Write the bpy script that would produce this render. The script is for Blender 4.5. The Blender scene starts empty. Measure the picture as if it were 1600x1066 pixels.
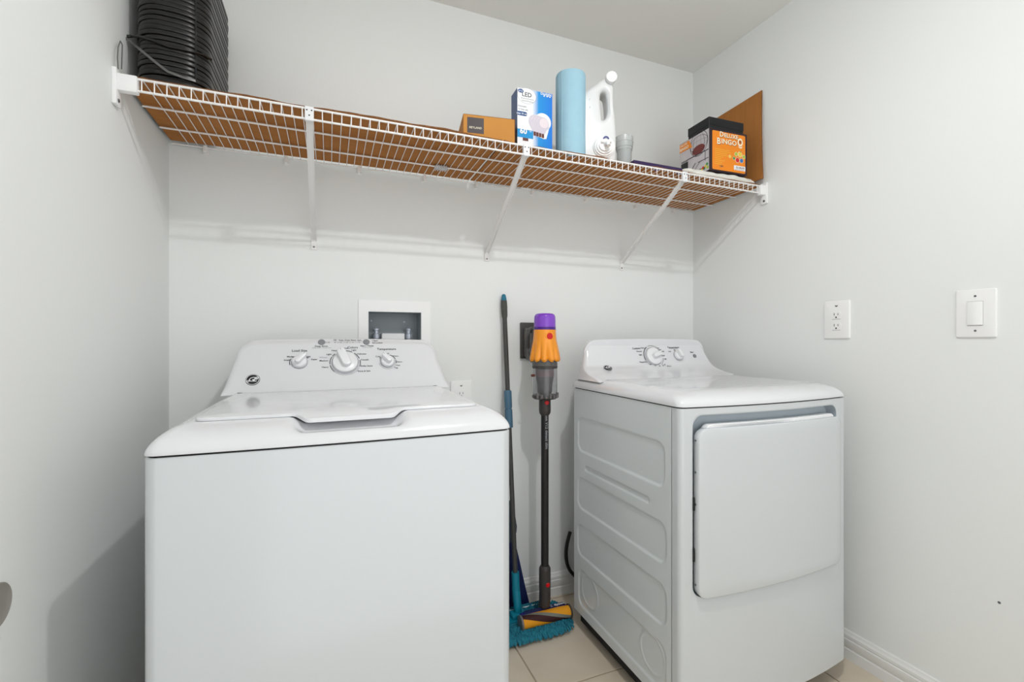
import bpy, bmesh, math, random
from mathutils import Vector, Matrix
random.seed(7)
R = math.radians
PI = math.pi
scn = bpy.context.scene
COL = scn.collection

# ---------------------------------------------------------------- camera, light, exposure
FOC, TH, EYE = 712.0, R(21.8), 1.113
cam = bpy.data.cameras.new('camera'); cam.sensor_width = 36; cam.lens = FOC/1600*36
cam.shift_y = -3/1600; cam.clip_start = .02
camo = bpy.data.objects.new('camera', cam); COL.objects.link(camo)
camo.location = (0, 0, EYE); camo.rotation_euler = (R(90), 0, -TH); scn.camera = camo

wd = bpy.data.worlds.new('world'); scn.world = wd; wd.use_nodes = True
wd.node_tree.nodes['Background'].inputs[0].default_value = (.965, .985, .99, 1)
wd.node_tree.nodes['Background'].inputs[1].default_value = 1.62
lamp = bpy.data.lights.new('ceiling_lamp', 'AREA'); lamp.shape = 'DISK'; lamp.size = .055; lamp.energy = 9.2
lamp.color = (1, .995, 1)
lampo = bpy.data.objects.new('ceiling_lamp', lamp); COL.objects.link(lampo); lampo.location = (.59, .38, 2.385)
bulb = bpy.data.lights.new('lamp_bulb', 'POINT'); bulb.energy = 8.2; bulb.shadow_soft_size = .028; bulb.color = (1, .995, 1)
bulbo = bpy.data.objects.new('lamp_bulb', bulb); COL.objects.link(bulbo); bulbo.location = (.59, .38, 2.380)
scn.view_settings.view_transform = 'Standard'; scn.view_settings.look = 'None'
scn.view_settings.gamma = 1; scn.view_settings.use_curve_mapping = False
scn.view_settings.exposure = -0.07

# ---------------------------------------------------------------- helpers
def ray(px, py):
    a = (px-800)/FOC
    return Vector((math.sin(TH)+a*math.cos(TH), math.cos(TH)-a*math.sin(TH), (530-py)/FOC))
def at(px, py, x=None, y=None, z=None, plane=None):
    """where a sight line meets a real plane of the room"""
    d = ray(px, py); o = Vector((0, 0, EYE))
    if x is not None: t = x/d.x
    elif y is not None: t = y/d.y
    elif z is not None: t = (z-EYE)/d.z
    else: t = (plane[0]-o).dot(plane[1])/d.dot(plane[1])
    return o+d*t

def lin(c):
    return tuple((v/255/12.92 if v/255 <= .04045 else ((v/255+.055)/1.055)**2.4) for v in c)+(1,)
def mat(name, rgb, rough=.5, metal=0, bump=0, bscale=200, coat=0, var=0, vscale=8, rgb2=None, trans=0, ior=1.45, spec=.5, stretch=None):
    m = bpy.data.materials.new(name); m.use_nodes = True
    nt = m.node_tree; b = nt.nodes['Principled BSDF']
    b.inputs['Base Color'].default_value = lin(rgb); b.inputs['Roughness'].default_value = rough
    b.inputs['Metallic'].default_value = metal; b.inputs['Coat Weight'].default_value = coat
    b.inputs['Coat Roughness'].default_value = .08; b.inputs['Specular IOR Level'].default_value = spec
    b.inputs['Transmission Weight'].default_value = trans; b.inputs['IOR'].default_value = ior
    tc = nt.nodes.new('ShaderNodeTexCoord'); src = tc.outputs['Object']
    if stretch:
        mp = nt.nodes.new('ShaderNodeMapping'); mp.inputs['Scale'].default_value = stretch
        nt.links.new(src, mp.inputs[0]); src = mp.outputs[0]
    if rgb2 is not None:
        n = nt.nodes.new('ShaderNodeTexNoise'); n.inputs['Scale'].default_value = vscale; n.inputs['Detail'].default_value = 6
        nt.links.new(src, n.inputs['Vector'])
        r = nt.nodes.new('ShaderNodeValToRGB')
        r.color_ramp.elements[0].position = .3; r.color_ramp.elements[1].position = .7
        r.color_ramp.elements[0].color = lin(rgb); r.color_ramp.elements[1].color = lin(rgb2)
        nt.links.new(n.outputs['Fac'], r.inputs[0]); nt.links.new(r.outputs[0], b.inputs['Base Color'])
    if bump:
        n = nt.nodes.new('ShaderNodeTexNoise'); n.inputs['Scale'].default_value = bscale; n.inputs['Detail'].default_value = 3
        nt.links.new(src, n.inputs['Vector'])
        bp = nt.nodes.new('ShaderNodeBump'); bp.inputs['Strength'].default_value = bump; bp.inputs['Distance'].default_value = .002
        nt.links.new(n.outputs['Fac'], bp.inputs['Height']); nt.links.new(bp.outputs[0], b.inputs['Normal'])
    return m

M = dict(
    wall=mat('wall_paint', (236, 238, 237), .75, bump=.12, bscale=90, spec=.3),
    ceil=mat('ceiling_paint', (243, 244, 241), .9, bump=.2, bscale=70, spec=.2),
    trim=mat('trim_paint', (232, 232, 230), .35),
    tile=mat('floor_tile', (206, 192, 172), .35, rgb2=(218, 206, 188), vscale=5, bump=.05, bscale=40),
    grout=mat('grout', (176, 160, 138), .9),
    enamel=mat('white_enamel', (206, 210, 213), .22, coat=.6),
    top=mat('white_porcelain_top', (222, 223, 226), .12, coat=.6),
    plastic=mat('white_plastic', (244, 244, 244), .3),
    knob=mat('knob_plastic', (232, 233, 235), .25),
    kgrip=mat('knob_grip_grey', (190, 192, 197), .3),
    gasket=mat('dark_gap', (22, 24, 26), .7),
    greyin=mat('grey_recess_plastic', (176, 186, 194), .35),
    galv=mat('side_panel_enamel', (216, 221, 223), .3, coat=.3),
    print=mat('grey_print', (70, 72, 76), .6),
    printl=mat('light_grey_print', (150, 152, 156), .6),
    btn=mat('grey_button', (132, 134, 138), .35),
    black=mat('black_print', (20, 21, 24), .4),
    whitep=mat('white_print', (236, 237, 239), .5),
    wire=mat('white_vinyl_wire', (242, 240, 238), .3),
    clear=mat('clear_plastic', (236, 238, 240), .2, trans=.25),
    screw=mat('screw_metal', (120, 122, 126), .35, metal=.9),
    kraft=mat('kraft_cardboard', (176, 114, 52), .8, rgb2=(166, 106, 46), vscale=6, bump=.25, bscale=60, stretch=(1, 12, 1)),
    kraftedge=mat('kraft_edge', (138, 92, 52), .9, rgb2=(100, 62, 34), vscale=120),
    boxkraft=mat('brown_box_card', (196, 136, 58), .7, rgb2=(188, 128, 52), vscale=10),
    dlabel=mat('dark_label', (52, 40, 44), .5),
    coil=mat('black_ribbed_plastic', (20, 19, 18), .30, spec=.5),
    strap=mat('grey_strap', (92, 92, 90), .35),
    towel=mat('blue_paper', (160, 198, 214), .9, rgb2=(154, 193, 211), vscale=30, bump=.3, bscale=300),
    jug=mat('white_jug', (228, 229, 229), .28),
    navy=mat('navy_print', (30, 48, 120), .4),
    frost=mat('frosted_cup', (232, 236, 236), .25, trans=.6),
    purple=mat('dark_purple_card', (48, 30, 78), .45),
    purple2=mat('violet_card_edge', (96, 84, 140), .45),
    cloth=mat('white_cloth', (226, 224, 216), .95, bump=.6, bscale=120),
    blackcard=mat('black_card', (16, 17, 20), .35, spec=.4),
    orange=mat('orange_card', (240, 138, 18), .4),
    aubergine=mat('box_border_dark', (38, 16, 28), .4),
    cream=mat('cream_print', (250, 240, 214), .5),
    photo=mat('box_side_print', (206, 202, 204), .5, rgb2=(196, 190, 196), vscale=20),
    red=mat('red_print', (206, 34, 40), .4), blue=mat('blue_print', (40, 112, 180), .4),
    green=mat('green_print', (58, 140, 72), .4), lime=mat('lime_print', (176, 196, 60), .4), yellow=mat('yellow_print', (236, 200, 70), .4),
    dark=mat('dark_wire_print', (54, 48, 56), .5), maroon=mat('maroon_print', (120, 50, 44), .5),
    ledblue=mat('led_blue', (0, 128, 214), .35), ledcyan=mat('led_cyan', (0, 140, 205), .35), ledside=mat('led_side', (92, 116, 158), .4),
    lednavy=mat('led_navy', (32, 78, 138), .35), bulb=mat('bulb_print', (226, 214, 220), .4), bulb2=mat('bulb_shade_print', (204, 196, 208), .4),
    brown=mat('brown_print', (96, 44, 32), .5),
    dyg=mat('dark_grey_plastic', (62, 58, 57), .35), dyg2=mat('mid_grey_plastic', (92, 90, 88), .35),
    wand=mat('wand_black', (44, 42, 43), .3, metal=.3),
    vpurple=mat('purple_filter', (128, 62, 196), .14, coat=.5), vpurple2=mat('deep_purple', (70, 24, 130), .3),
    vorange=mat('cyclone_orange', (246, 152, 8), .22, coat=.6, metal=.1), vred=mat('red_button', (206, 18, 28), .3),
    binclear=mat('smoky_clear_bin', (232, 232, 234), .06, trans=.96), shroud=mat('shroud_grey', (116, 112, 112), .4, metal=.3),
    pinkish=mat('shroud_pink', (146, 120, 122), .4), headblue=mat('head_purple_blue', (40, 30, 108), .25, coat=.5),
    rollorange=mat('roller_orange', (232, 156, 20), .7, bump=.5, bscale=400), rollgrey=mat('roller_grey', (120, 122, 112), .7), rolldark=mat('roller_maroon', (60, 24, 26), .7),
    teal=mat('teal_chenille', (40, 134, 152), .9, rgb2=(24, 98, 122), vscale=90), tealp=mat('teal_plastic', (14, 128, 152), .35),
    pole=mat('mop_pole_grey', (66, 66, 64), .4), sleeve=mat('blue_grey_sleeve', (72, 108, 132), .45), tip=mat('teal_tip', (22, 112, 140), .4),
    grip=mat('rubber_grip', (74, 74, 70), .7), navyp=mat('navy_bristle', (14, 28, 80), .6, bump=.6, bscale=150, stretch=(6, 6, .4)), slate=mat('slate_plastic', (46, 62, 76), .4),
    cord=mat('black_cord', (22, 22, 23), .5), chrome=mat('valve_metal', (190, 196, 208), .3, metal=.45),
    boxin=mat('outlet_box_grey', (150, 158, 162), .45), cup=mat('cup_pull_grey', (146, 143, 137), .55),
)
# the front of the bulb carton: white card printed with a soft change to blue on the right
mg = bpy.data.materials.new('led_front_print'); mg.use_nodes = True
nt = mg.node_tree; tc = nt.nodes.new('ShaderNodeTexCoord'); sp = nt.nodes.new('ShaderNodeSeparateXYZ'); rp = nt.nodes.new('ShaderNodeValToRGB')
nt.links.new(tc.outputs['Generated'], sp.inputs[0]); nt.links.new(sp.outputs[0], rp.inputs[0]); nt.links.new(rp.outputs[0], nt.nodes['Principled BSDF'].inputs['Base Color'])
e = rp.color_ramp.elements; e[0].position = .42; e[0].color = lin((232, 234, 238)); e[1].position = .98; e[1].color = lin((0, 116, 214))
k = e.new(.60); k.color = lin((0, 140, 212)); nt.nodes['Principled BSDF'].inputs['Roughness'].default_value = .35

def tag(o, label=None, cat=None, group=None, kind=None):
    if label: o['label'] = label
    if cat: o['category'] = cat
    if group: o['group'] = group
    if kind: o['kind'] = kind
    return o
def thing(name, label, cat, loc=(0, 0, 0), group=None):
    o = bpy.data.objects.new(name, None); o.empty_display_size = .05; COL.objects.link(o); o.location = loc
    return tag(o, label, cat, group)
def rootloc(p):
    v = Vector((0, 0, 0))
    while p is not None: v += p.location; p = p.parent
    return v
def obj(name, bm, m, parent=None, angle=35, label=None, world=True, smooth=True, kind=None):
    bmesh.ops.recalc_face_normals(bm, faces=bm.faces[:])
    if parent is not None and world: bmesh.ops.translate(bm, verts=bm.verts[:], vec=-rootloc(parent))
    me = bpy.data.meshes.new(name); bm.to_mesh(me); bm.free()
    for mm in (m if isinstance(m, (list, tuple)) else [m]): me.materials.append(mm)
    if smooth:
        me.polygons.foreach_set('use_smooth', [True]*len(me.polygons)); me.set_sharp_from_angle(angle=R(angle))
    o = bpy.data.objects.new(name, me); COL.objects.link(o)
    if parent is not None: o.parent = parent
    if label: o['label'] = label
    if kind: o['kind'] = kind
    return o
def struct(name, bm, m): return tag(obj(name, bm, m), kind='structure')
B = bmesh.new
def box(bm, x0, x1, y0, y1, z0, z1, bev=0, seg=2, xf=None, mi=0):
    r = bmesh.ops.create_cube(bm, size=1)
    bmesh.ops.transform(bm, verts=r['verts'], matrix=Matrix.Translation(((x0+x1)/2, (y0+y1)/2, (z0+z1)/2)) @ Matrix.Diagonal((x1-x0, y1-y0, z1-z0, 1)))
    vs = r['verts']
    fs0 = set(bm.faces)
    if bev:
        es = list({e for v in vs for e in v.link_edges})
        rr = bmesh.ops.bevel(bm, geom=es, offset=bev, segments=seg, affect='EDGES', profile=.5)
        vs = list({v for f in rr['faces'] for v in f.verts})
    fs = {f for v in vs for f in v.link_faces}
    for f in fs: f.material_index = mi
    vs = list({v for f in fs for v in f.verts})
    if xf is not None: bmesh.ops.transform(bm, verts=vs, matrix=xf)
    return vs
def frame_from(axis):
    a = Vector(axis).normalized(); u = a.orthogonal().normalized(); return u, a.cross(u), a
def tube(bm, pts, r, seg=8, caps=True, closed=False):
    pts = [Vector(p) for p in pts]; n = len(pts); rings = []; u = None
    for i, p in enumerate(pts):
        if closed: t = pts[(i+1) % n]-pts[i-1]
        else: t = pts[min(i+1, n-1)]-pts[max(i-1, 0)]
        t.normalize()
        u = t.orthogonal() if u is None else (u-t*u.dot(t))
        u.normalize(); v = t.cross(u); rr = r[i] if isinstance(r, (list, tuple)) else r
        rings.append([bm.verts.new(p+(u*math.cos(2*PI*k/seg)+v*math.sin(2*PI*k/seg))*rr) for k in range(seg)])
    for i in range(n if closed else n-1):
        a, b = rings[i], rings[(i+1) % n]
        for k in range(seg): bm.faces.new((a[k], a[(k+1) % seg], b[(k+1) % seg], b[k]))
    if caps and not closed: bm.faces.new(rings[0][::-1]); bm.faces.new(rings[-1])
def lathe(bm, prof, org, axis=(0, 0, 1), seg=40, mod=None, cap=True, u=None):
    if u is None: u, v, a = frame_from(axis)
    else: a = Vector(axis).normalized(); u = Vector(u); v = a.cross(u)
    org = Vector(org); rings = []
    for (r, z) in prof:
        ring = []
        for k in range(seg):
            th = 2*PI*k/seg; rr, zz = (r, z) if mod is None else mod(r, z, th)
            ring.append(bm.verts.new(org+(u*math.cos(th)+v*math.sin(th))*max(rr, 1e-5)+a*zz))
        rings.append(ring)
    for i in range(len(rings)-1):
        for k in range(seg): bm.faces.new((rings[i][k], rings[i][(k+1) % seg], rings[i+1][(k+1) % seg], rings[i+1][k]))
    if cap: bm.faces.new(rings[0][::-1]); bm.faces.new(rings[-1])
def loft(bm, rings, cap0=True, cap1=True, closed=True):
    vr = [[bm.verts.new(p) for p in r] for r in rings]; n = len(vr[0])
    for i in range(len(vr)-1):
        for k in range(n if closed else n-1): bm.faces.new((vr[i][k], vr[i][(k+1) % n], vr[i+1][(k+1) % n], vr[i+1][k]))
    if cap0: bm.faces.new(vr[0][::-1])
    if cap1: bm.faces.new(vr[-1])
    return vr
def grid(bm, fn, nu, nv):
    g = [[bm.verts.new(fn(i/nu, j/nv)) for j in range(nv+1)] for i in range(nu+1)]
    for i in range(nu):
        for j in range(nv): bm.faces.new((g[i][j], g[i+1][j], g[i+1][j+1], g[i][j+1]))
    return g
def rrect(x0, x1, y0, y1, r, nf=60, ns=24, nc=8):
    """rounded rectangle, counter-clockwise from front left; the same number of points whatever the size"""
    r = max(r, .0004); P = []
    def arc(cx, cy, a0):
        for k in range(nc): 
            a = a0+PI/2*k/nc; P.append((cx+r*math.cos(a), cy+r*math.sin(a)))
    def seg(p, q, n):
        for k in range(n): P.append((p[0]+(q[0]-p[0])*k/n, p[1]+(q[1]-p[1])*k/n))
    arc(x0+r, y0+r, PI); seg((x0+r, y0), (x1-r, y0), nf)
    arc(x1-r, y0+r, 1.5*PI); seg((x1, y0+r), (x1, y1-r), ns)
    arc(x1-r, y1-r, 0); seg((x1-r, y1), (x0+r, y1), nf)
    arc(x0+r, y1-r, PI/2); seg((x0, y1-r), (x0, y0+r), ns)
    return P
def sst(a, b, x):
    t = min(1, max(0, (x-a)/(b-a))); return t*t*(3-2*t)
class Face:
    """a flat face of a real object: origin, right, up; decals and knobs are laid on it"""
    def __init__(s, o, u, v):
        s.o = Vector(o); s.u = Vector(u).normalized(); s.v = Vector(v).normalized(); s.n = s.u.cross(s.v)
    def p(s, a, b, h=0): return s.o+s.u*a+s.v*b+s.n*h
    def uv(s, px, py):
        q = at(px, py, plane=(s.o, s.n))-s.o; return q.dot(s.u), q.dot(s.v)
    def poly(s, bm, pts, h=.0004, mi=0):
        f = bm.faces.new([bm.verts.new(s.p(a, b, h)) for a, b in pts]); f.material_index = mi
    def ell(s, bm, a, b, ra, rb, h=.0004, n=28, mi=0, rot=0):
        s.poly(bm, [(a+ra*math.cos(t)*math.cos(rot)-rb*math.sin(t)*math.sin(rot), b+ra*math.cos(t)*math.sin(rot)+rb*math.sin(t)*math.cos(rot)) for t in [2*PI*k/n for k in range(n)]], h, mi)
    def rect(s, bm, a0, a1, b0, b1, h=.0004, mi=0): s.poly(bm, [(a0, b0), (a1, b0), (a1, b1), (a0, b1)], h, mi)
    def ring(s, bm, a, b, r0, r1, h=.0004, t0=0, t1=2*PI, n=48, mi=0, ky=1):
        for k in range(n):
            q0, q1 = t0+(t1-t0)*k/n, t0+(t1-t0)*(k+1)/n
            s.poly(bm, [(a+r*math.cos(q), b+ky*r*math.sin(q)) for r, q in ((r0, q0), (r1, q0), (r1, q1), (r0, q1))], h, mi)
    def text(s, bm, txt, a, b, size, h=.0005, align='CENTER', rot=0, shear=0, mi=0, ext=0, bold=0, sx=1):
        cu = bpy.data.curves.new('t', 'FONT'); cu.body = txt; cu.size = size; cu.align_x = align; cu.align_y = 'CENTER'
        cu.shear = shear; cu.resolution_u = 2; cu.extrude = ext; cu.offset = bold*size
        o = bpy.data.objects.new('t', cu); me = o.to_mesh()
        t = bmesh.new(); t.from_mesh(me); o.to_mesh_clear()
        vm = {}
        c, sn = math.cos(rot), math.sin(rot)
        for v in t.verts:
            x, y = v.co.x*sx, v.co.y
            vm[v.index] = bm.verts.new(s.p(a+x*c-y*sn, b+x*sn+y*c, h+v.co.z))
        for f in t.faces:
            try: bm.faces.new([vm[v.index] for v in f.verts]).material_index = mi
            except ValueError: pass
        t.free(); bpy.data.objects.remove(o); bpy.data.curves.remove(cu)

# ---------------------------------------------------------------- room
XL, XR, YB, YF, ZC = -.4815, 1.684, 1.776, -1.5, 2.44
bm = B(); box(bm, XL-.12, XL, YF, YB+.14, -.1, ZC+.1); struct('wall_left', bm, M['wall'])
bm = B(); box(bm, XR, XR+.12, YF, YB+.14, -.1, ZC+.1); struct('wall_right', bm, M['wall'])
OX0, OX1, OZ0, OZ1 = .1335, .3298, 1.02, 1.2160
bm = B()
box(bm, XL, OX0, YB, YB+.14, -.1, ZC+.1); box(bm, OX1, XR, YB, YB+.14, -.1, ZC+.1)
box(bm, OX0, OX1, YB, YB+.14, -.1, OZ0); box(bm, OX0, OX1, YB, YB+.14, OZ1, ZC+.1)
struct('wall_back', bm, M['wall'])
bm = B(); box(bm, XL, XR, YF, YB, ZC, ZC+.1); struct('ceiling', bm, M['ceil'])
bm = B(); box(bm, XL, XR, YF, YB, -.1, -.0025); floor = struct('floor', bm, M['grout'])
T, GX, GY = .4572, .622, 1.2936
for i in range(-3, 3):
    for j in range(-7, 2):
        x0, x1 = max(XL, GX+i*T+.0025), min(XR, GX+(i+1)*T-.0025); y0, y1 = max(YF, GY+j*T+.0025), min(YB, GY+(j+1)*T-.0025)
        if x1-x0 < .02 or y1-y0 < .02: continue
        bm = B(); box(bm, x0, x1, y0, y1, -.0025, 0, .001, 1); obj('tile', bm, M['tile'], floor, smooth=False)
BP = [(0, 0), (.0135, 0), (.0135, .034), (.0105, .038), (.0125, .041), (.0125, .066), (.0095, .070), (.0115, .073), (.011, .082), (.006, .088), (.005, .094), (.002, .097), (0, .097)]
def skirting(name, fn, a, b):
    bm = B(); loft(bm, [[fn(d, z, t) for d, z in BP] for t in (a, b)]); struct(name, bm, M['trim'])
skirting('baseboard_back', lambda d, z, t: (t, YB-d, z), XL, XR)
skirting('baseboard_right', lambda d, z, t: (XR-d, t, z), YF, YB-.0136)
skirting('baseboard_left', lambda d, z, t: (XL+d, t, z), YF, YB-.0136)

# ---------------------------------------------------------------- shared appliance pieces
def make_knob(parent, F, a, b, rdisc, rgrip, ang, base=True):
    """round dial with a raised finger grip pointing at ang"""
    bm = B(); c = F.p(a, b)
    if base:
        lathe(bm, [(rdisc*1.10, 0), (rdisc*1.10, .002), (rdisc*1.08, .003), (rdisc*1.04, .003), (rdisc*1.03, .001)], c, F.n, 48)
        rim = obj('dial_ring', bm, M['kgrip'], parent); bm = B()
    lathe(bm, [(rdisc, 0), (rdisc, .006), (rdisc*.97, .009), (rdisc*.86, .0115), (rdisc*.4, .012), (0, .012)], c, F.n, 48)
    kb = obj('knob', bm, M['knob'], parent)
    d = Vector((math.cos(ang), math.sin(ang))); w = rgrip*.30
    def ring(off, h):
        P = []
        L0, L1 = -rgrip*.52, rgrip*1.0
        for k in range(12): t = -PI/2+PI*k/11; P.append((L1-w+(w-off)*math.cos(t), (w-off)*math.sin(t)))
        for k in range(12): t = PI/2+PI*k/11; P.append((L0+w+(w-off)*math.cos(t), (w-off)*math.sin(t)))
        return [F.p(a+d.x*x-d.y*y, b+d.y*x+d.x*y, h+max(0, x)*.06) for x, y in P]
    bm = B(); loft(bm, [ring(0, .006), ring(0, .023), ring(w*.12, .0255), ring(w*.4, .0265)])
    obj('grip', bm, M['knob'], kb)
    # pointer tick at the tip of the grip
    ax, by = a+d.x*rgrip*.86, b+d.y*rgrip*.86
    q = [(ax+d.x*s-d.y*t, by+d.y*s+d.x*t) for s, t in ((-.004, -.0007), (.003, -.0007), (.003, .0007), (-.004, .0007))]
    bm = B(); F.poly(bm, q, .0268+rgrip*.06); obj('pointer_mark', bm, M['printl'], kb)
def make_logo(parent, F, a, b, ra, rb):
    bm = B(); lathe(bm, [(ra, 0), (ra, .0015), (ra*.96, .002), (0, .002)], F.p(a, b), F.n, 36); lg = obj('badge', bm, M['black'], parent, label='round black badge with white script initials')
    bm = B(); F.ring(bm, a, b, ra*.86, ra*.93, .0022, ky=1)
    F.text(bm, 'G', a-ra*.27, b+.0, ra*1.15, .0023, shear=.35, bold=.01); F.text(bm, 'E', a+ra*.28, b, ra*1.15, .0023, shear=.35, bold=.01)
    F.ring(bm, a-ra*.62, b-ra*.3, ra*.10, ra*.2, .0023, n=12); F.ring(bm, a+ra*.62, b+ra*.3, ra*.10, ra*.2, .0023, n=12)
    obj('badge_lettering', bm, M['whitep'], lg)
def make_console(parent, xc, hw_top, hw_bot, z0, z1, yf, yb, arch, name='console', base_flare=.03, bulge=.0, rsh=.07, sidecurve=.05):
    """control housing: arched top outline with round shoulders, sloping face"""
    out = []
    n = 26
    # left side from base up, concave foot, then shoulder, then arched top to the middle
    pts = []
    for k in range(10):
        t = k/9; z = z0+(z1-rsh-z0)*t
        x = hw_bot-(hw_bot-hw_top)*(t+ (1-t)*t*sidecurve*6); pts.append((x, z))
    cx, cz = pts[-1][0]-rsh, z1-rsh
    for k in range(1, 13):
        a = PI/2*k/12; pts.append((cx+rsh*math.cos(a), cz+rsh*math.sin(a)))
    for k in range(1, 21):
        t = k/20; pts.append((cx*(1-t), z1+arch*(1-(1-t)**2)))
    right = [(x, z) for x, z in pts]; left = [(-x, z) for x, z in right]
    line = left[:-1]+[right[-1]]+right[:-1][::-1]
    line = [(xc+x, z) for x, z in line]
    m = len(line)
    nor = []
    for i in range(m):
        p, q = line[max(0, i-1)], line[min(m-1, i+1)]; t = Vector((q[0]-p[0], q[1]-p[1])).normalized(); nor.append((-t.y, t.x))
    br = .016
    bm = B(); rings = []
    for i in range(m):
        (x, z), (nx, nz) = line[i], nor[i]
        f = sst(z0, z0+.02, z); b = br*max(.15, f)
        xi, zi = x-nx*b, z-nz*b
        col = [Vector((xi, yf(z0+(zi-z0)*v/30), z0+(zi-z0)*v/30)) for v in range(31)] if zi > z0+1e-4 else [Vector((xi, yf(z0), z0))]*31
        for k in range(1, 6):
            a = PI/2*k/5; zz = zi+nz*b*math.sin(a)
            col.append(Vector((xi+nx*b*math.sin(a), yf(zz)+b*(1-math.cos(a)), zz)))
        col.append(Vector((x, yb, z))); rings.append(col)
    loft(bm, rings, False, False, closed=False)
    bmesh.ops.remove_doubles(bm, verts=bm.verts[:], dist=1e-5)
    be = [bm.verts.new((x, yb, z)) for x, z in line]; bm.faces.new(be)
    bmesh.ops.remove_doubles(bm, verts=bm.verts[:], dist=1e-5)
    return obj(name, bm, M['top'], parent, 60)

def feet(parent, pts, h):
    for x, y in pts:
        bm = B(); lathe(bm, [(.02, 0), (.02, .012), (.008, .014), (.008, h)], (x, y, 0), seg=16); obj('foot', bm, M['gasket'], parent)

# ---------------------------------------------------------------- washer
W0, W1, WY, WB, WS = -.301, .385, .9625, 1.63, .906
wc = (W0+W1)/2
wash = thing('washing_machine', 'white top-loading washing machine with three dials and a front lid scoop', 'washing machine', (wc, WY+.3, 0))
def wbow(x, y, amt=.009):
    f = sst(1.35, WY, y); return y-amt*(1-((x-wc)/.343)**2)*f
def ringW(d, z, dy=None, r=.022):
    P = rrect(W0+d, W1-d, WY+(d if dy is None else dy), WB-min(d, .01), max(.006, r-d*.2)); return [(x, wbow(x, y), z) for x, y in P]
bm = B(); loft(bm, [ringW(.012, .03), ringW(.0, .035), ringW(0, WS-.003), ringW(.002, WS)])
obj('cabinet', bm, M['enamel'], wash)
bm = B(); loft(bm, [ringW(.004, WS), ringW(.004, WS+.004)]); obj('seam', bm, M['gasket'], wash)
rings = [ringW(.006, WS+.0035), ringW(-.001, WS+.004)]
NR = 15
for k in range(NR+1):
    a = PI/2*k/NR; e_ = 1.25; q_ = 1-math.cos(a)**e_; rings.append(ringW(-.001+.050*q_, WS+.006+.042*math.sin(a)**e_, -.001+.066*q_, r=.022))
for dd in (.052, .055, .06, .065, .07, .085, .1, .12): rings.append(ringW(dd, WS+.0485, dd+.016, r=.022))
def scoop(p):
    x, y, z = p; sx = 1-sst(.088, .118, abs(x-wc)); sy = sst(.948, .986, y)*(1-sst(1.062, 1.075, y))
    tgt = .9285+.013*sst(.992, 1.030, y)-.002*math.exp(-((y-.994)/.006)**2)
    if z > tgt: z = z-(z-tgt)*sx*sy
    return (x, y, z)
rings = [[scoop(p) for p in r] for r in rings]
bm = B(); loft(bm, rings); obj('top_deck', bm, M['top'], wash, 60)
# lid: thin panel whose front edge reaches over the scoop
def ringL(d, z, dz=0):
    P = rrect(wc-.285+d, wc+.285-d, 1.035+d, 1.478-d, .022-d*.5, 80, 24)
    o = []
    for x, y in P:
        s = (1-sst(.080, .112, abs(x-wc)))*(1-sst(1.035, 1.10, y)); yy = y-.036*s
        o.append((x, wbow(x, yy, .006), z-.006*s-dz*s))
    return o
bm = B(); loft(bm, [ringL(.003, .9542), ringL(0, .9550, .003), ringL(0, .9585), ringL(.0015, .9605), ringL(.005, .9613), ringL(.06, .9615)])
lid = obj('lid', bm, M['top'], wash, 50)
for sx in (-1, 1):
    bm = B(); box(bm, wc+sx*.278-.006, wc+sx*.278+.006, 1.478, 1.486, .955, .961, .001, 1); obj('hinge', bm, M['dyg'], lid)
WYF = lambda z: 1.484+(z-.955)*.70
cons = make_console(wash, wc, .302, .326, .954, 1.111, WYF, 1.665, .0035, rsh=.052, sidecurve=0)
bm = B(); box(bm, W0+.02, W1-.02, 1.6, 1.665, .3, .957); obj('rear_panel', bm, M['enamel'], wash)
feet(wash, [(W0+.06, WY+.05), (W1-.06, WY+.05), (W0+.06, WB-.06), (W1-.06, WB-.06)], .035)
FW = Face((wc, WYF(1.03), 1.03), (1, 0, 0), (0, .70, 1))
for (px, py, rd, rg, ang, tk) in ((468, 566.5, .0215, .0265, R(52), 1), (539.5, 567, .038, .044, R(112), 1), (605.5, 565.5, .0215, .0255, R(128), 1)):
    a, b = FW.uv(px, py); make_knob(cons, FW, a, b, rd, rg, ang)
for px, py in ((502.5, 535), (572.5, 534.8)):
    a, b = FW.uv(px, py); bm = B(); lathe(bm, [(.0105, 0), (.0105, .002), (.009, .0032), (.0, .0036)], FW.p(a, b), FW.n, 24); obj('button', bm, M['btn'], cons)
a, b = FW.uv(395, 593.8); make_logo(cons, FW, a, b, .0185, .0185)
bm = B()
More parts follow.
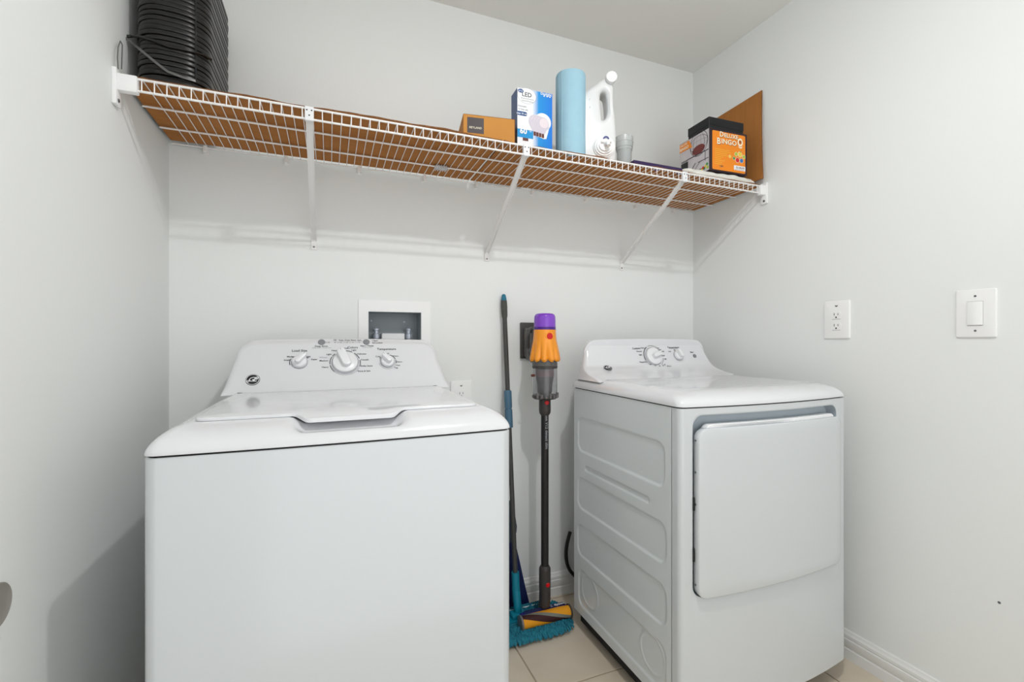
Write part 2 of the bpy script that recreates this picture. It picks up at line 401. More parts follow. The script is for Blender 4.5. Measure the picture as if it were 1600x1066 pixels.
for (s, px, py, sz) in [('Load Size', 468, 548.3, .0125), ('Temperature', 604, 545.8, .0125), ('Colors', 551, 543.3, .0125), ('Deep Rinse', 502, 541.3, .009), ('Start / Pause', 573.5, 540.6, .009),
    ('Small', 448, 563, .0085), ('Medium', 455.5, 557.7, .0085), ('Large', 480.5, 557.3, .0085), ('Super', 491, 561.8, .0085),
    ('Normal', 538, 544.3, .0085), ('Heavy', 523, 548, .0085), ('Light', 514, 554, .0085), ('Medium', 506, 564, .0085), ('Heavy', 508, 574, .0085), ('Light', 553, 547.4, .0085),
    ('Delicates', 565, 553.3, .0085), ('Casuals', 570, 562.4, .0085), ('Bulky Items', 573, 572, .0085), ('Rinse & Spin', 569, 580, .0085),
    ('Fill', 523.5, 531.8, .008), ('Soak', 533, 531.8, .008), ('Wash', 542.5, 531.8, .008), ('Rinse', 552, 531.8, .008), ('Spin', 561.5, 531.8, .008), ('Start', 587, 532.4, .008), ('Lid Locked', 589.5, 536, .008),
    ('Cool', 604, 552.6, .0085), ('Warm', 617.5, 556.7, .0085), ('Warm', 623.5, 565.7, .0085), ('Hot', 622, 571, .0085), ('Tap', 619, 575, .0085), ('Cold', 590.5, 557.5, .0085)]:
    bm = B(); a, b = FW.uv(px, py); FW.text(bm, s, a, b, sz*.92, bold=.02); obj('lettering', bm, M['print'], cons)
bm = B()
for px in (523.5, 533, 542.5, 551.5, 561.5, 514): 
    a, b = FW.uv(px, 535.3); FW.ell(bm, a, b, .0016, .0016, n=10)
for px, py in ((582, 532.3), (582, 536)):
    a, b = FW.uv(px, py); FW.ell(bm, a, b, .0014, .0014, n=10)
for px0, px1, py in ((508, 513, 535), (526, 531, 535.2), (535.5, 540.5, 535.2), (545, 549.5, 535.2), (554, 559.5, 535.2)):
    a0, b0 = FW.uv(px0, py); a1, b1 = FW.uv(px1, py); FW.rect(bm, a0, a1, b0-.0003, b0+.0003)
for (px, py, r, segs) in ((468, 566.5, .0275, ((200, 150), (138, 128), (45, 32))), (539.5, 567, .0455, ((225, 190), (186, 150), (147, 132), (98, 62), (52, 20), (12, -20), (-24, -150))), (605.5, 565.5, .0275, ((150, 140), (72, 20), (14, -14), (-20, -170)))):
    a, b = FW.uv(px, py)
    for t0, t1 in segs: FW.ring(bm, a, b, r-(.0012 if t1 > -100 else .0004), r+(.0012 if t1 > -100 else .0004), .0005, R(t1), R(t0), n=14)
obj('dial_scale', bm, M['print'], cons, kind='stuff')
for s, px, py, sz in (('Adds water during rinse', 503, 543.8, .0058), ('Push to start', 574, 543.2, .0058), ('Whites', 505, 559, .008)):
    bm = B(); a, b = FW.uv(px, py); FW.text(bm, s, a, b, sz); obj('lettering', bm, M['printl'], cons, label='faint grey lettering')

# ---------------------------------------------------------------- dryer
D0, D1, DY, DB, DZ0, DS = .885, 1.571, .970, 1.560, .066, .9225
dc = (D0+D1)/2; DFB = 1.013
dry = thing('clothes_dryer', 'white front-loading clothes dryer with a door hanging slightly proud', 'dryer', (dc, DY+.3, 0))
def dbow(x): return DY+.012-.026*(1-((x-dc)/.343)**2)
# rear cabinet shell (all but the visible left side, which is the embossed panel)
bm = B(); box(bm, D0+.009, D1, DFB+.001, DB, DZ0+.005, DS-.002); obj('cabinet', bm, M['enamel'], dry)
def sd_rr(u, v, y0, y1, z0, z1, r):
    cx, cy = (y0+y1)/2, (z0+z1)/2; qx = abs(u-cx)-(y1-y0)/2+r; qy = abs(v-cy)-(z1-z0)/2+r
    return math.hypot(max(qx, 0), max(qy, 0))+min(max(qx, qy), 0)-r
def side(u, v):
    y = DFB+.0015+(DB-DFB-.0015)*u; z = DZ0+(DS-DZ0)*v; h = 0
    for (y0, y1, z0, z1, r) in ((1.040, 1.534, .684, .820, .035), (1.034, 1.538, .466, .590, .035), (1.034, 1.538, .287, .412, .035), (1.036, 1.530, .098, .240, .035)):
        h = max(h, 1-sst(-.009, .0, sd_rr(y, z, y0, y1, z0, z1, r)))
    s = sd_rr(y, z, 1.108, 1.480, .620, .641, .0105); h = max(h, .9*(1-sst(-.005, 0, s)))
    d = .0035*h
    for cy, cz in ((1.452, .180), (1.100, .180)):
        q = math.hypot(y-cy, z-cz)-.055; d -= .0022*math.exp(-(q/.003)**2)
    for cy, cz, rr in ((1.40, .75, .004), (1.33, .52, .005), (1.40, .36, .006), (1.30, .57, .004), (1.15, .71, .005), (1.42, .35, .004)):
        d += .0008*math.exp(-(math.hypot(y-cy, z-cz)/rr)**2)
    return (D0+d, y, z)
bm = B(); grid(bm, side, 170, 250); obj('side_panel', bm, M['galv'], dry, 60, label='pressed steel side with four long rounded embossed panels')
# front panel: bowed sheet wrapped round the corners with a recess for the door
HX0, HX1, HZ0, HZ1 = .9235, 1.518, .398, .9045
def annulus(t):
    a = rrect(D0+.016, D1-.016, DZ0, DS, .0006, 60, 60, 10); b = rrect(HX0, HX1, HZ0, HZ1, .034, 60, 60, 10)
    return [(p[0]+(q[0]-p[0])*t, p[1]+(q[1]-p[1])*t) for p, q in zip(a, b)]
bm = B(); rg = [[(x, dbow(x), z) for x, z in annulus(k/6)] for k in range(7)]
ih = rrect(HX0, HX1, HZ0, HZ1, .034, 60, 60, 10); ih2 = rrect(HX0+.002, HX1-.002, HZ0+.002, HZ1-.002, .032, 60, 60, 10)
rg += [[(x, dbow(x)+.0015, z) for x, z in ih2]]
loft(bm, rg, False, False)
for sgn, xe in ((1, D0), (-1, D1)):
    yc = dbow(xe+sgn*.016)+.016
    prof = [(xe+sgn*(.016-.016*math.sin(PI/2*k/8)), yc-.016*math.cos(PI/2*k/8)) for k in range(9)]+[(xe, DFB)]
    loft(bm, [[(x, y, DZ0) for x, y in prof], [(x, y, DS) for x, y in prof]], False, False, closed=False)
bmesh.ops.remove_doubles(bm, verts=bm.verts[:], dist=2e-5)
fp = obj('front_panel', bm, M['enamel'], dry, 50)
bm = B(); q = rrect(HX0+.002, HX1-.002, HZ0+.002, HZ1-.002, .032, 60, 60, 10)
loft(bm, [[(x, dbow(x)+.0015, z) for x, z in q], [(x, dbow(x)+.012, z) for x, z in q], [(dc+(x-dc)*.985, dbow(x)+.030, .65+(z-.65)*.98) for x, z in q]], False, True)
obj('door_recess', bm, M['greyin'], dry, 50, label='pale grey recess behind the door')
bm = B(); box(bm, D0+.05, D1-.05, DY+.02, DY+.045, DZ0, .36); box(bm, D0+.006, D1-.006, DY+.03, DFB, DZ0+.002, DZ0+.006); obj('lower_brace', bm, M['enamel'], dry)
# door
def door_ring(d, dy, r=.030, z1=.868):
    P = rrect(.930+d, 1.5135-d, .402+d, z1-d, max(r-d*.5, .004), 60, 40, 10); return [(x, dbow(x)-.016+dy, z) for x, z in P]
bm = B(); loft(bm, [door_ring(.004, .024), door_ring(.001, .020), door_ring(0, .004), door_ring(.0012, .001), door_ring(.004, 0), door_ring(.03, -.0003), door_ring(.1, -.0006), door_ring(.2, -.0008)])
door = obj('door', bm, M['enamel'], dry, 50)
bm = B(); P = rrect(.966, 1.5035, .46, .8755, .02, 60, 30, 8); P2 = rrect(.968, 1.5015, .46, .8740, .02, 60, 30, 8)
loft(bm, [[(x, dbow(x)+.022, z) for x, z in P2], [(x, dbow(x)+.020, z) for x, z in P], [(x, dbow(x)+.002, z) for x, z in P], [(x, dbow(x), z) for x, z in P2]])
obj('door_liner', bm, M['plastic'], door)
for z in (.835, .748, .660, .440):
    bm = B(); lathe(bm, [(.0028, 0), (.0028, .0012), (0, .0015)], (.930, dbow(.93)-.004, z), (-1, 0, 0), 12); obj('screw', bm, M['screw'], door)
for z in (.66, .52):
    bm = B(); box(bm, .924, .930, dbow(.93)-.002, dbow(.93)+.02, z-.018, z+.018, .001, 1); obj('hinge', bm, M['gasket'], door)
bm = B(); box(bm, D0+.018, D1-.03, DY+.05, DB-.02, .022, DZ0+.005); obj('base_shade_pan', bm, M['gasket'], dry)  # near-black pan set low, standing in for the shade under the dryer
feet(dry, [(D0+.13, DY+.14), (D1-.13, DY+.14), (D0+.13, DB-.12), (D1-.13, DB-.12)], .03)
# top
def ringD(d, z, dy=None, r=.02):
    P = rrect(D0+d, D1-d, DY+(d if dy is None else dy), DB+.012-min(abs(d), .01), max(.006, r)); f = .026
    return [(x, y+.012-f*(1-((x-dc)/.343)**2)*sst(1.30, DY, y), z) for x, y in P]
bm = B(); loft(bm, [ringD(.006, DS-.001), ringD(.006, DS+.004)]); obj('seam', bm, M['gasket'], dry)
rings = [ringD(.003, DS+.003), ringD(-.002, DS+.0035)]
for k in range(13):
    a = PI/2*k/12; rings.append(ringD(-.002+.045*(1-math.cos(a)), DS+.006+.037*math.sin(a), -.002+.085*(1-math.cos(a)), r=.02+.01*k/12))
for dd in (.05, .07, .1): rings.append(ringD(dd, DS+.0435, dd+.045, r=.03))
bm = B(); loft(bm, rings); obj('top_deck', bm, M['top'], dry, 60)
def DYF(z):
    t = (z-.962)/.15
    return 1.50+(z-.962)*.42-.120*max(0, 1-t*2.5)**3 if t >= 0 else 1.385
dcons = make_console(dry, dc, .303, .338, .958, 1.110, DYF, 1.552, .004, rsh=.055, sidecurve=0)
FD = Face((dc, DYF(1.075)-.0006, 1.075), (1, 0, 0), (0, .42, 1))
for (px, py, rd, rg, ang) in ((1021, 557, .037, .030, R(18)), (1059.5, 555.5, .0215, .026, R(112))):
    a, b = FD.uv(px, py); make_knob(dcons, FD, a, b, rd, rg, ang)
a, b = FD.uv(1085.3, 556.5); bm = B(); lathe(bm, [(.0085, 0), (.0085, .002), (.007, .0032), (.0, .0036)], FD.p(a, b), FD.n, 24); obj('button', bm, M['btn'], dcons)
zl = .9905; sl = (DYF(zl+.014)-DYF(zl-.014))/.028
proud = max(DYF(zl)+sl*k*.002-DYF(zl+k*.002) for k in range(-8, 9))
FL = Face((dc, DYF(zl)-proud-.0006, zl), (1, 0, 0), (0, sl, 1)); a, b = FL.uv(950, 574.7); make_logo(dcons, FL, a, b, .0165, .0165)
bm = B()
for (s, px, py, sz) in [('Cottons', 994, 544.6, .0125), ('Temperature', 1052, 543.3, .0125), ('Heavy', 1004, 543.9, .0085), ('Normal', 998.5, 549.2, .0085), ('Light', 1000.5, 554.5, .0085), ('Timed Dry', 1005, 566, .0085),
    ('Easy Care', 1024.5, 544, .0085), ('Mixed', 1029.5, 546.6, .0085), ('Delicates', 1034, 549.2, .0075), ('Off', 1039.5, 561.5, .0085), ('Fluff', 1036.5, 556, .008), ('80', 1016, 570, .008), ('70', 1022.5, 572.4, .008), ('60', 1028.7, 573, .008), ('40', 1034.3, 572.3, .008), ('20', 1037.8, 570.3, .008), ('Minutes', 1043, 573.5, .007),
    ('Hi', 1053.5, 547, .0085), ('Low', 1046.3, 549.3, .0085), ('Start', 1080.8, 550.5, .010)]:
    bm = B(); a, b = FD.uv(px, py); q = FD.p(a, b-.004); FD.text(bm, s, a, b, sz*.95, h=.0006+max(0, q.y-DYF(q.z))*.93, bold=.02); obj('lettering', bm, M['print'], dcons)
bm = B(); a, b = FD.uv(1021, 557)
for t0, t1, w in ((200, 120, .0017), (112, 60, .0007), (-10, -160, .0006)): FD.ring(bm, a, b, .047-w, .047+w, .0012, R(t1), R(t0), n=20)
obj('dial_scale', bm, M['print'], dcons, kind='stuff')

# ---------------------------------------------------------------- wire shelf
SY, SZ = 1.370, 1.750   # front, wire top
sh = thing('wire_shelf', 'long white vinyl-coated wire shelf fixed across the back wall', 'shelf', (.6, YB, SZ))
X0, X1 = XL+.004, XR-.004
def rod(y, z, r, xa, xb, name='rail', sag=False):
    bm = B(); tube(bm, [(xa, y, z), (xb, y, z)], r, 10); return obj(name, bm, M['wire'], sh)
rod(SY, SZ-.0035, .0030, XL+.047, XR-.036); rod(SY, SZ-.0325, .0030, XL+.047, XR-.036)
rod(1.512, SZ-.0075, .0028, XL+.012, XR-.006); rod(1.645, SZ-.0075, .0028, XL+.012, XR-.006); rod(1.765, SZ-.0075, .0028, XL+.008, XR-.006)
bm = B(); w = .0014
tube(bm, [(0, 1.768, SZ-.0035), (0, SY+.003, SZ-.0035), (0, SY-.0025, SZ-.0045), (0, SY-.004, SZ-.010), (0, SY-.004, SZ-.035)], w, 6)
first = obj('cross_wire', bm, M['wire'], sh)
n = int((XR-.042-(XL+.056))/.0254)
rx = first.location.x
for i in range(n+1):
    o = first if i == 0 else first.copy()
    if i: COL.objects.link(o)
    o.location.x = (XL+.056+i*.0254)
# the wire was built at x=0 and shifted by the shelf's origin; its own offset carries it along
for i, xb in enumerate((-.0522, .5980, 1.2570)):
    bm = B()
    p, q = Vector((xb, SY+.004, SZ-.030)), Vector((xb, YB-.004, 1.462)); d = (q-p).normalized(); nn = Vector((1, 0, 0)).cross(d)
    def sec(c, wd, h): return [c+Vector((s*wd, 0, 0))+nn*t for s, t in ((-1, h), (-1, -.001), (-.82, -.001), (-.82, h-.0015), (.82, h-.0015), (.82, -.001), (1, -.001), (1, h))]
    loft(bm, [sec(p+(q-p)*t, .0095*(1-.1*t), .006) for t in (0, .5, 1)]); br = obj('support_brace', bm, M['wire'], sh)
    bm = B(); box(bm, xb-.0115, xb+.0115, SY-.006, SY+.006, SZ-.038, SZ+.001, .0015, 1); obj('front_clip', bm, M['knob'], br)
    bm = B()
    for ddx, zz in ((-.006, -.010), (.006, -.010), (0, -.024)): lathe(bm, [(.002, 0), (.002, .0006), (0, .0008)], (xb+ddx, SY-.006, SZ+zz), (0, -1, 0), 10)
    obj('clip_hole', bm, M['gasket'], br)
    bm = B(); box(bm, xb-.010, xb+.010, YB-.004, YB, 1.432, 1.470, .0012, 1); obj('foot_plate', bm, M['wire'], br)
    bm = B(); lathe(bm, [(.0035, 0), (.003, .0015), (0, .002)], (xb, YB-.004, 1.442), (0, -1, 0), 12); obj('screw', bm, M['screw'], br)
for s, xw in ((1, XL), (-1, XR)):
    bm = B(); a, b = sorted((xw, xw+s*.010)); box(bm, a, b, SY-.014, SY+.016, SZ-.075, SZ+.012, .002, 2)
    a, b = sorted((xw, xw+s*.048)) if s > 0 else sorted((xw, xw-.036)); box(bm, a, b, SY-.009, SY+.012, SZ-.040, SZ+.001, .003, 2)
    eb = obj('end_bracket', bm, M['plastic'], sh)
    bm = B(); lathe(bm, [(.0048, 0), (.004, .002), (0, .003)], (xw+s*.010, SY-.002, SZ-.064), (s, 0, 0), 14); obj('screw', bm, M['screw'], eb)
for xb in (-.38, -.14, .1, .34, .55, .80, 1.06, 1.33, 1.55):
    bm = B(); box(bm, xb-.006, xb+.006, 1.756, YB, SZ-.024, SZ-.002, .002, 1); box(bm, xb-.010, xb+.010, YB-.003, YB, SZ-.028, SZ-.006, .001, 1); obj('wall_clip', bm, M['wire'], sh)
bm = B(); c = at(689, 263, z=SZ-.012); box(bm, c.x-.024, c.x+.024, c.y-.010, c.y+.012, SZ-.017, SZ-.005, .004, 2)
for k in range(5): box(bm, c.x-.020+k*.009, c.x-.017+k*.009, c.y-.012, c.y+.014, SZ-.020, SZ-.003, .001, 1)
obj('splice_clip', bm, M['clear'], sh, label='clear plastic clip joining the wires')

# ---------------------------------------------------------------- cardboard on the shelf
CZ = SZ-.0014
def sheet(name, x0, x1, y0, y1, label, wave, th=.004):
    bm = B(); nx, ny = 90, 10
    fn = lambda top: (lambda u, v: (x0+(x1-x0)*u, y0+(y1-y0)*v+(.0015*math.sin(u*37)+.001*math.sin(u*91))*(1-v), CZ+(th if top else 0)+wave(x0+(x1-x0)*u)*(1-v)**3))
    a = grid(bm, fn(False), nx, ny); b = grid(bm, fn(True), nx, ny)
    def wallf(pa, pb):
        for k in range(len(pa)-1):
            f = bm.faces.new((pa[k], pa[k+1], pb[k+1], pb[k])); f.material_index = 1
    wallf([a[i][0] for i in range(nx+1)], [b[i][0] for i in range(nx+1)]); wallf([a[i][ny] for i in range(nx+1)], [b[i][ny] for i in range(nx+1)])
    wallf(a[0], b[0]); wallf(a[nx], b[nx])
    return tag(obj(name, bm, [M['kraft'], M['kraftedge']]), label, 'cardboard')
sheet('cardboard_sheet', XL+.010, .517, 1.3775, 1.755, 'brown cardboard sheet lining the left part of the wire shelf under the black coil', lambda x: .004+.004*math.exp(-((x-.22)/.22)**2)+.0015*math.sin(x*23))
sheet('cardboard_sheet', .524, XR-.012, 1.3785, 1.757, 'brown cardboard sheet lining the right part of the wire shelf under bottles and boxes', lambda x: .003+.002*math.sin(x*17)+.0015*math.sin(x*51))
CT = CZ+.0045

# leaning piece by the right wall
bm = B(); nx = 14
def lean(off):
    def f(u, v):
        y = 1.362+(1.70-1.362)*u; zt = 2.155-.012*u; z = CT+.024+(zt-CT-.024)*v
        return (1.660+.018*v-.004*math.sin(PI*v)+off, y+.020*v*(1-u), z)
    return f
a = grid(bm, lean(0), 8, nx); b = grid(bm, lean(.004), 8, nx)
for P, Q in (([r[0] for r in a], [r[0] for r in b]), ([r[-1] for r in a], [r[-1] for r in b]), (a[0], b[0]), (a[-1], b[-1])):
    for k in range(len(P)-1): bm.faces.new((P[k], P[k+1], Q[k+1], Q[k])).material_index = 1
tag(obj('cardboard_sheet', bm, [M['kraft'], M['kraftedge']]), 'upright brown cardboard piece leaning on the right wall behind the bingo game', 'cardboard')

# ---------------------------------------------------------------- black coil
cz0 = CT+.004
cl = thing('coiled_tubing', 'tall black coil of ribbed tubing at the left end of the shelf', 'coil', (-.385, 1.57, CT))
CX0, CX1, CY0, CY1 = -.462, -.300, 1.400, 1.742
def stadium(r_in, zz, w=0):
    P = rrect(CX0+r_in, CX1-r_in, CY0+r_in, CY1-r_in, .068-r_in, 8, 12, 12); return [(x, y, zz) for x, y in P]
PITCH = .0125
bm = B(); prof = [(.016, 0), (.0030, .0003), (.0008, .0010), (.0001, .0024), (0, .0050), (.0, .0090), (.0002, .0106), (.0010, .0118), (.0034, .0123), (.016, .0125)]
loft(bm, [stadium(d, z) for d, z in prof])
me_o = obj('coil_turn', bm, M['coil'], cl, world=False); 
me_o.data.transform(Matrix.Translation((.385, -1.57, 0)))
bz = .031
NT = 28
for i in range(NT):
    o = me_o if i == 0 else me_o.copy()
    if i: COL.objects.link(o)
    o.location = ((.0012*math.sin(i*2.1)), .0015*math.sin(i*1.3), bz+i*PITCH)
bm = B(); loft(bm, [stadium(.004, CT), stadium(-.003, CT+.004), stadium(-.004, CT+.016), stadium(-.001, CT+.026), stadium(.006, CT+.031)]); obj('base_ring', bm, M['coil'], cl)
bm = B(); loft(bm, [stadium(.012, CT), stadium(.012, CT+bz+NT*PITCH-.004)]); obj('core', bm, M['gasket'], cl)
def strip(pts, wdt, th, name, m):
    bm = B(); rr = []
    for i, p in enumerate(pts):
        p = Vector(p); t = (Vector(pts[min(i+1, len(pts)-1)])-Vector(pts[max(i-1, 0)])).normalized(); n = Vector((0, -1, 0)); w = t.cross(n).normalized()
        rr.append([p+w*wdt/2, p+w*wdt/2+n*th, p-w*wdt/2+n*th, p-w*wdt/2])
    loft(bm, rr); return obj(name, bm, m, cl)
def front_y(x):   # front of the rounded bundle
    r = .068
    if x < CX0+r: d = CX0+r-x; return CY0+r-math.sqrt(max(0, r*r-d*d))
    if x > CX1-r: d = x-(CX1-r); return CY0+r-math.sqrt(max(0, r*r-d*d))
    return CY0
def on_coil(px, py, off=.004):
    y = CY0
    for _ in range(12): p = at(px, py, y=y); y = .5*y+.5*(front_y(min(max(p.x, CX0+.002), CX1-.002))-off)
    return at(px, py, y=y)
pp = [on_coil(x, y) for x, y in ((196, 57), (206, 56.5), (218, 57), (232, 61), (247, 66), (262, 72), (275, 74.5), (290, 78), (305, 82), (318, 86), (330, 93))]
bm = B(); tube(bm, pp, .0035, 8); obj('loose_strand', bm, M['coil'], cl)
pp = [on_coil(x, y, .010) for x, y in ((193, 57), (210, 70), (228, 85), (246, 100), (262, 112), (285, 121), (306, 127))]
strip(pp, .006, .0015, 'tie_strap', M['strap'])
xv = on_coil(305, 50).x
bm = B(); tube(bm, [(xv, front_y(xv)+.0005, CT+.035), (xv, front_y(xv)+.0005, CT+bz+NT*PITCH)], .0022, 8); obj('binding_cord', bm, M['gasket'], cl)
wl = [at(x, y, x=-.472) for x, y in ((184.5, 108), (183.5, 90), (184.5, 74), (188, 64), (191, 70), (190.5, 90), (190, 108))]
bm = B(); tube(bm, [(p.x, p.y+0, p.z) for p in wl], .0012, 6); obj('loose_wire', bm, M['strap'], cl)

# ---------------------------------------------------------------- cartons on the shelf
def turned_box(name, label, cat, p0, p1, depth, z0, z1, m, bev=.0012):
    """p0,p1 = front bottom left/right in plan"""
    p0 = Vector((*p0, z0)); u = (Vector((*p1, z0))-p0); w = u.length; u.normalize(); back = Vector((-u.y, u.x, 0))
    t = thing(name, label, cat, p0+u*w/2+back*depth/2)
    xf = Matrix((( u.x, back.x, 0, p0.x), (u.y, back.y, 0, p0.y), (0, 0, 1, z0), (0, 0, 0, 1)))
    bm = B(); box(bm, 0, w, 0, depth, 0, z1-z0, bev, 1, xf); body = obj('carton', bm, m, t, smooth=False)
    F = Face(p0, u, (0, 0, 1)); S = Face(p0+back*depth, -back, (0, 0, 1))
    return t, body, F, S, w, z1-z0
t, body, F, S, w, h = turned_box('cardboard_box', 'small brown cardboard carton with dark square label beside the light bulb box', 'box', (.399, 1.420), (.569, 1.395), .13, CT+.006, 1.8395, M['boxkraft'])
bm = B(); a0, b0 = F.uv(730, 206); a1, b1 = F.uv(756, 185.5); F.rect(bm, a0, a1, b0-.002, b1); obj('label_square', bm, M['dlabel'], t)
bm = B(); F.text(bm, 'BEYLAND', (a0+a1)/2, b0+(b1-b0)*.32, .0095, .0008); obj('label_lettering', bm, M['cream'], t)
bm = B(); F.rect(bm, 0, w, h-.0015, h-.0005, .0006); F.rect(bm, w-.002, w, 0, h, .0006); obj('flap_edge', bm, M['kraftedge'], t)

t, body, F, S, w, h = turned_box('light_bulb_box', 'blue and white carton of LED light bulbs standing before the blue paper roll', 'box', (.584, 1.412), (.7125, 1.408), .058, CT, 1.9575, M['ledside'])
bm = B(); F.rect(bm, .0, w, 0, h, .0003); obj('front_print', bm, mg, t)
bm = B(); S.rect(bm, 0, .058, h*.28, h-.001, .0003); obj('side_print', bm, M['lednavy'], t)
fu = lambda px, py: F.uv(px, py)
bm = B(); c0 = fu(823, 150); F.ell(bm, c0[0], c0[1], .034, .0265, .0007, rot=-.05); obj('logo_oval', bm, M['whitep'], t)
bm = B(); F.ring(bm, c0[0], c0[1], .0335, .0345, .0008, ky=.78); obj('oval_outline', bm, M['printl'], t)
bm = B(); c = fu(813.5, 142); F.ell(bm, c[0], c[1], .0105, .0065, .001); a, b = fu(818, 178); F.rect(bm, 0, a+.006, b-.007, b+.007, .0009); F.ell(bm, a+.006, b, .007, .007, .0009)
obj('navy_badge', bm, M['lednavy'], t)
bm = B(); a, b = fu(823, 149); F.text(bm, 'LED', a, b+.001, .021, .001, bold=.015); a, b = fu(824, 154.8); F.text(bm, 'Enhanced Features', a, b, .0062, .001); a, b = fu(824, 158.5); F.text(bm, 'General Purpose', a, b, .006, .001)
a, b = fu(815, 166); F.text(bm, '- Dimmable', a, b, .0075, .0009); a, b = fu(816, 171); F.text(bm, '- 13 Year Life', a, b, .0075, .0009)
obj('black_lettering', bm, M['print'], t)
bm = B(); a0, b0 = fu(806.5, 207.5); a1, _ = fu(833, 205); F.rect(bm, 0, a1, b0-.0125, b0+.0155, .0008); obj('blue_band', bm, M['ledcyan'], t)
bm = B(); ctr = fu(848, 191)
out = []
for k in range(40):
    an = 2*PI*k/40; rr = .030
    out.append((ctr[0]+rr*math.cos(an)*1.02, ctr[1]+rr*math.sin(an)))
F.poly(bm, out, .0010); F.poly(bm, [(ctr[0]-.030, ctr[1]-.005), (ctr[0]-.022, ctr[1]-.052), (ctr[0]+.004, ctr[1]-.058), (ctr[0]+.013, ctr[1]-.056), (ctr[0]+.016, ctr[1]-.046), (ctr[0]+.025, ctr[1]-.015)], .0010)
F.ell(bm, ctr[0]-.022, ctr[1]-.003, .024, .024, .0010)
obj('bulb_halo', bm, M['whitep'], t)
for i in range(4):
    cx, cy, hh = ctr[0]-.030+i*.010, ctr[1]-.003-.0012*i, .0011+i*.0001
    P = [(cx+.0225*math.cos(R(t)), cy+.0225*math.sin(R(t))) for t in range(-40, 221, 12)]+[(cx-.0065, cy-.034), (cx+.0065, cy-.034)]
    bm = B(); F.poly(bm, P, hh); bp_ = obj('bulb_picture', bm, M['bulb2'], t)
    bm = B(); F.ell(bm, cx+.004, cy+.003, .0165, .0165, hh+.00005); obj('bulb_highlight', bm, M['bulb'], t)
    bm = B(); F.rect(bm, cx-.0045, cx+.0045, cy-.048, cy-.034, hh); obj('bulb_screw_base', bm, M['brown'], t)
bm = B(); a, b = fu(817.5, 205.5); F.text(bm, '60', a, b, .026, .0022, bold=.03); a, b = fu(829, 206); F.text(bm, 'W', a, b, .009, .0012)
a, b = fu(853.5, 147.5); F.text(bm, 'Daylight', a-.001, b-.001, .0125, .001, bold=.02); 
for px, py in ((850, 150.5), (854.5, 151.3), (859, 152.2)): a, b = fu(px, py); F.rect(bm, a-.0022, a+.0022, b-.002, b+.002, .001)
a, b = fu(817, 178); F.text(bm, 'uses 10 watts', a, b, .0085, .0012, bold=.02)
a, b = fu(813.5, 142); F.text(bm, 'great', a, b, .0075, .0013)
obj('white_lettering', bm, M['whitep'], t)
bm = B(); a, b = fu(821, 218.5); F.rect(bm, a-.010, a+.010, b-.004, b+.006, .0009); obj('brown_square', bm, M['brown'], t)

# bingo game
BZ = CT+.030
t, body, F, S, w, h = turned_box('bingo_game_box', 'orange deluxe bingo game box with a cage photo on its side', 'game box', (1.396, 1.385), (1.590, 1.378), .172, BZ, 1.9520, M['aubergine'])
bm = B(); P = rrect(.014, w-.010, .006, h-.008, .006, 2, 2, 6); F.poly(bm, P, .0004); obj('orange_face', bm, M['orange'], t)
bm = B(); bs = B()
def two(s, px, py, sz, sh_=0, sx=1):
    a, b = F.uv(px, py+1.0); F.text(bs, s, a+.0012, b-.0014, sz, .0006, bold=.035, sx=sx); F.text(bm, s, a, b, sz, .0009, bold=.02, sx=sx)
two('D', 1127.4, 209.3, .029); two('ELUXE', 1142.3, 212.7, .0225, sx=1.12)
two('B', 1122.8, 219.8, .035); two('INGO', 1139, 222, .0275, sx=1.12)
a, b = F.uv(1156.3, 222.8); F.ring(bm, a, b, .0075, .0135, .0009, n=24, ky=1.2); a2, b2 = F.uv(1156.5, 229.2); F.poly(bm, [(a2-.010, b2+.002), (a2, b2-.0035), (a2+.011, b2+.001), (a2+.008, b2-.006), (a2, b2-.0085), (a2-.008, b2-.005)], .0009)
F.text(bs, '75', a, b, .014, .0012, bold=.03)
a, b = F.uv(1131, 266); F.rect(bs, 0, 0.0001, 0, 0.0001)
obj('title_shadow', bs, M['maroon'], t); obj('title_lettering', bm, M['cream'], t)
bm = B()
for i in range(9):
    a, b = F.uv(1117, 232+i*2.9); F.rect(bm, a, a+.075+.01*math.sin(i*2.3)-(.035 if i > 3 else 0), b-.0007, b+.0007, .0006)
obj('small_print_lines', bm, M['yellow'], t)
for key, px, py, r in (('red', 1152, 250.5, .0095), ('blue', 1158.3, 251.5, .0085), ('green', 1146.6, 247.6, .0058), ('lime', 1150, 241, .0075), ('lime', 1162, 245.5, .0075), ('yellow', 1156, 241.5, .010), ('green', 1156.5, 238.6, .005), ('yellow', 1140.5, 244.5, .0055)):
    bm = B(); a, b = F.uv(px, py); F.ell(bm, a, b, r*1.15, r*1.15, .0006+r*.02, n=18); ob = obj('ball_rim', bm, M['cream'], t); bm = B(); F.ell(bm, a, b, r, r, .0009+r*.02, n=18); obj('ball_print', bm, M[key], t)
bm = B(); a, b = F.uv(1155.5, 263.5); F.rect(bm, a-.030, a+.030, b-.009, b+.010, .0008); obj('white_sticker', bm, M['whitep'], t)
bm = B(); F.text(bm, '02-345678', a+.002, b+.002, .010, .001, bold=.02); F.rect(bm, a-.022, a+.022, b-.006, b-.005, .001); a, b = F.uv(1126.5, 259.3); F.text(bm, '• Jan', a, b, .012, .0007, shear=.3, bold=.02); obj('dark_lettering', bm, M['dark'], t)
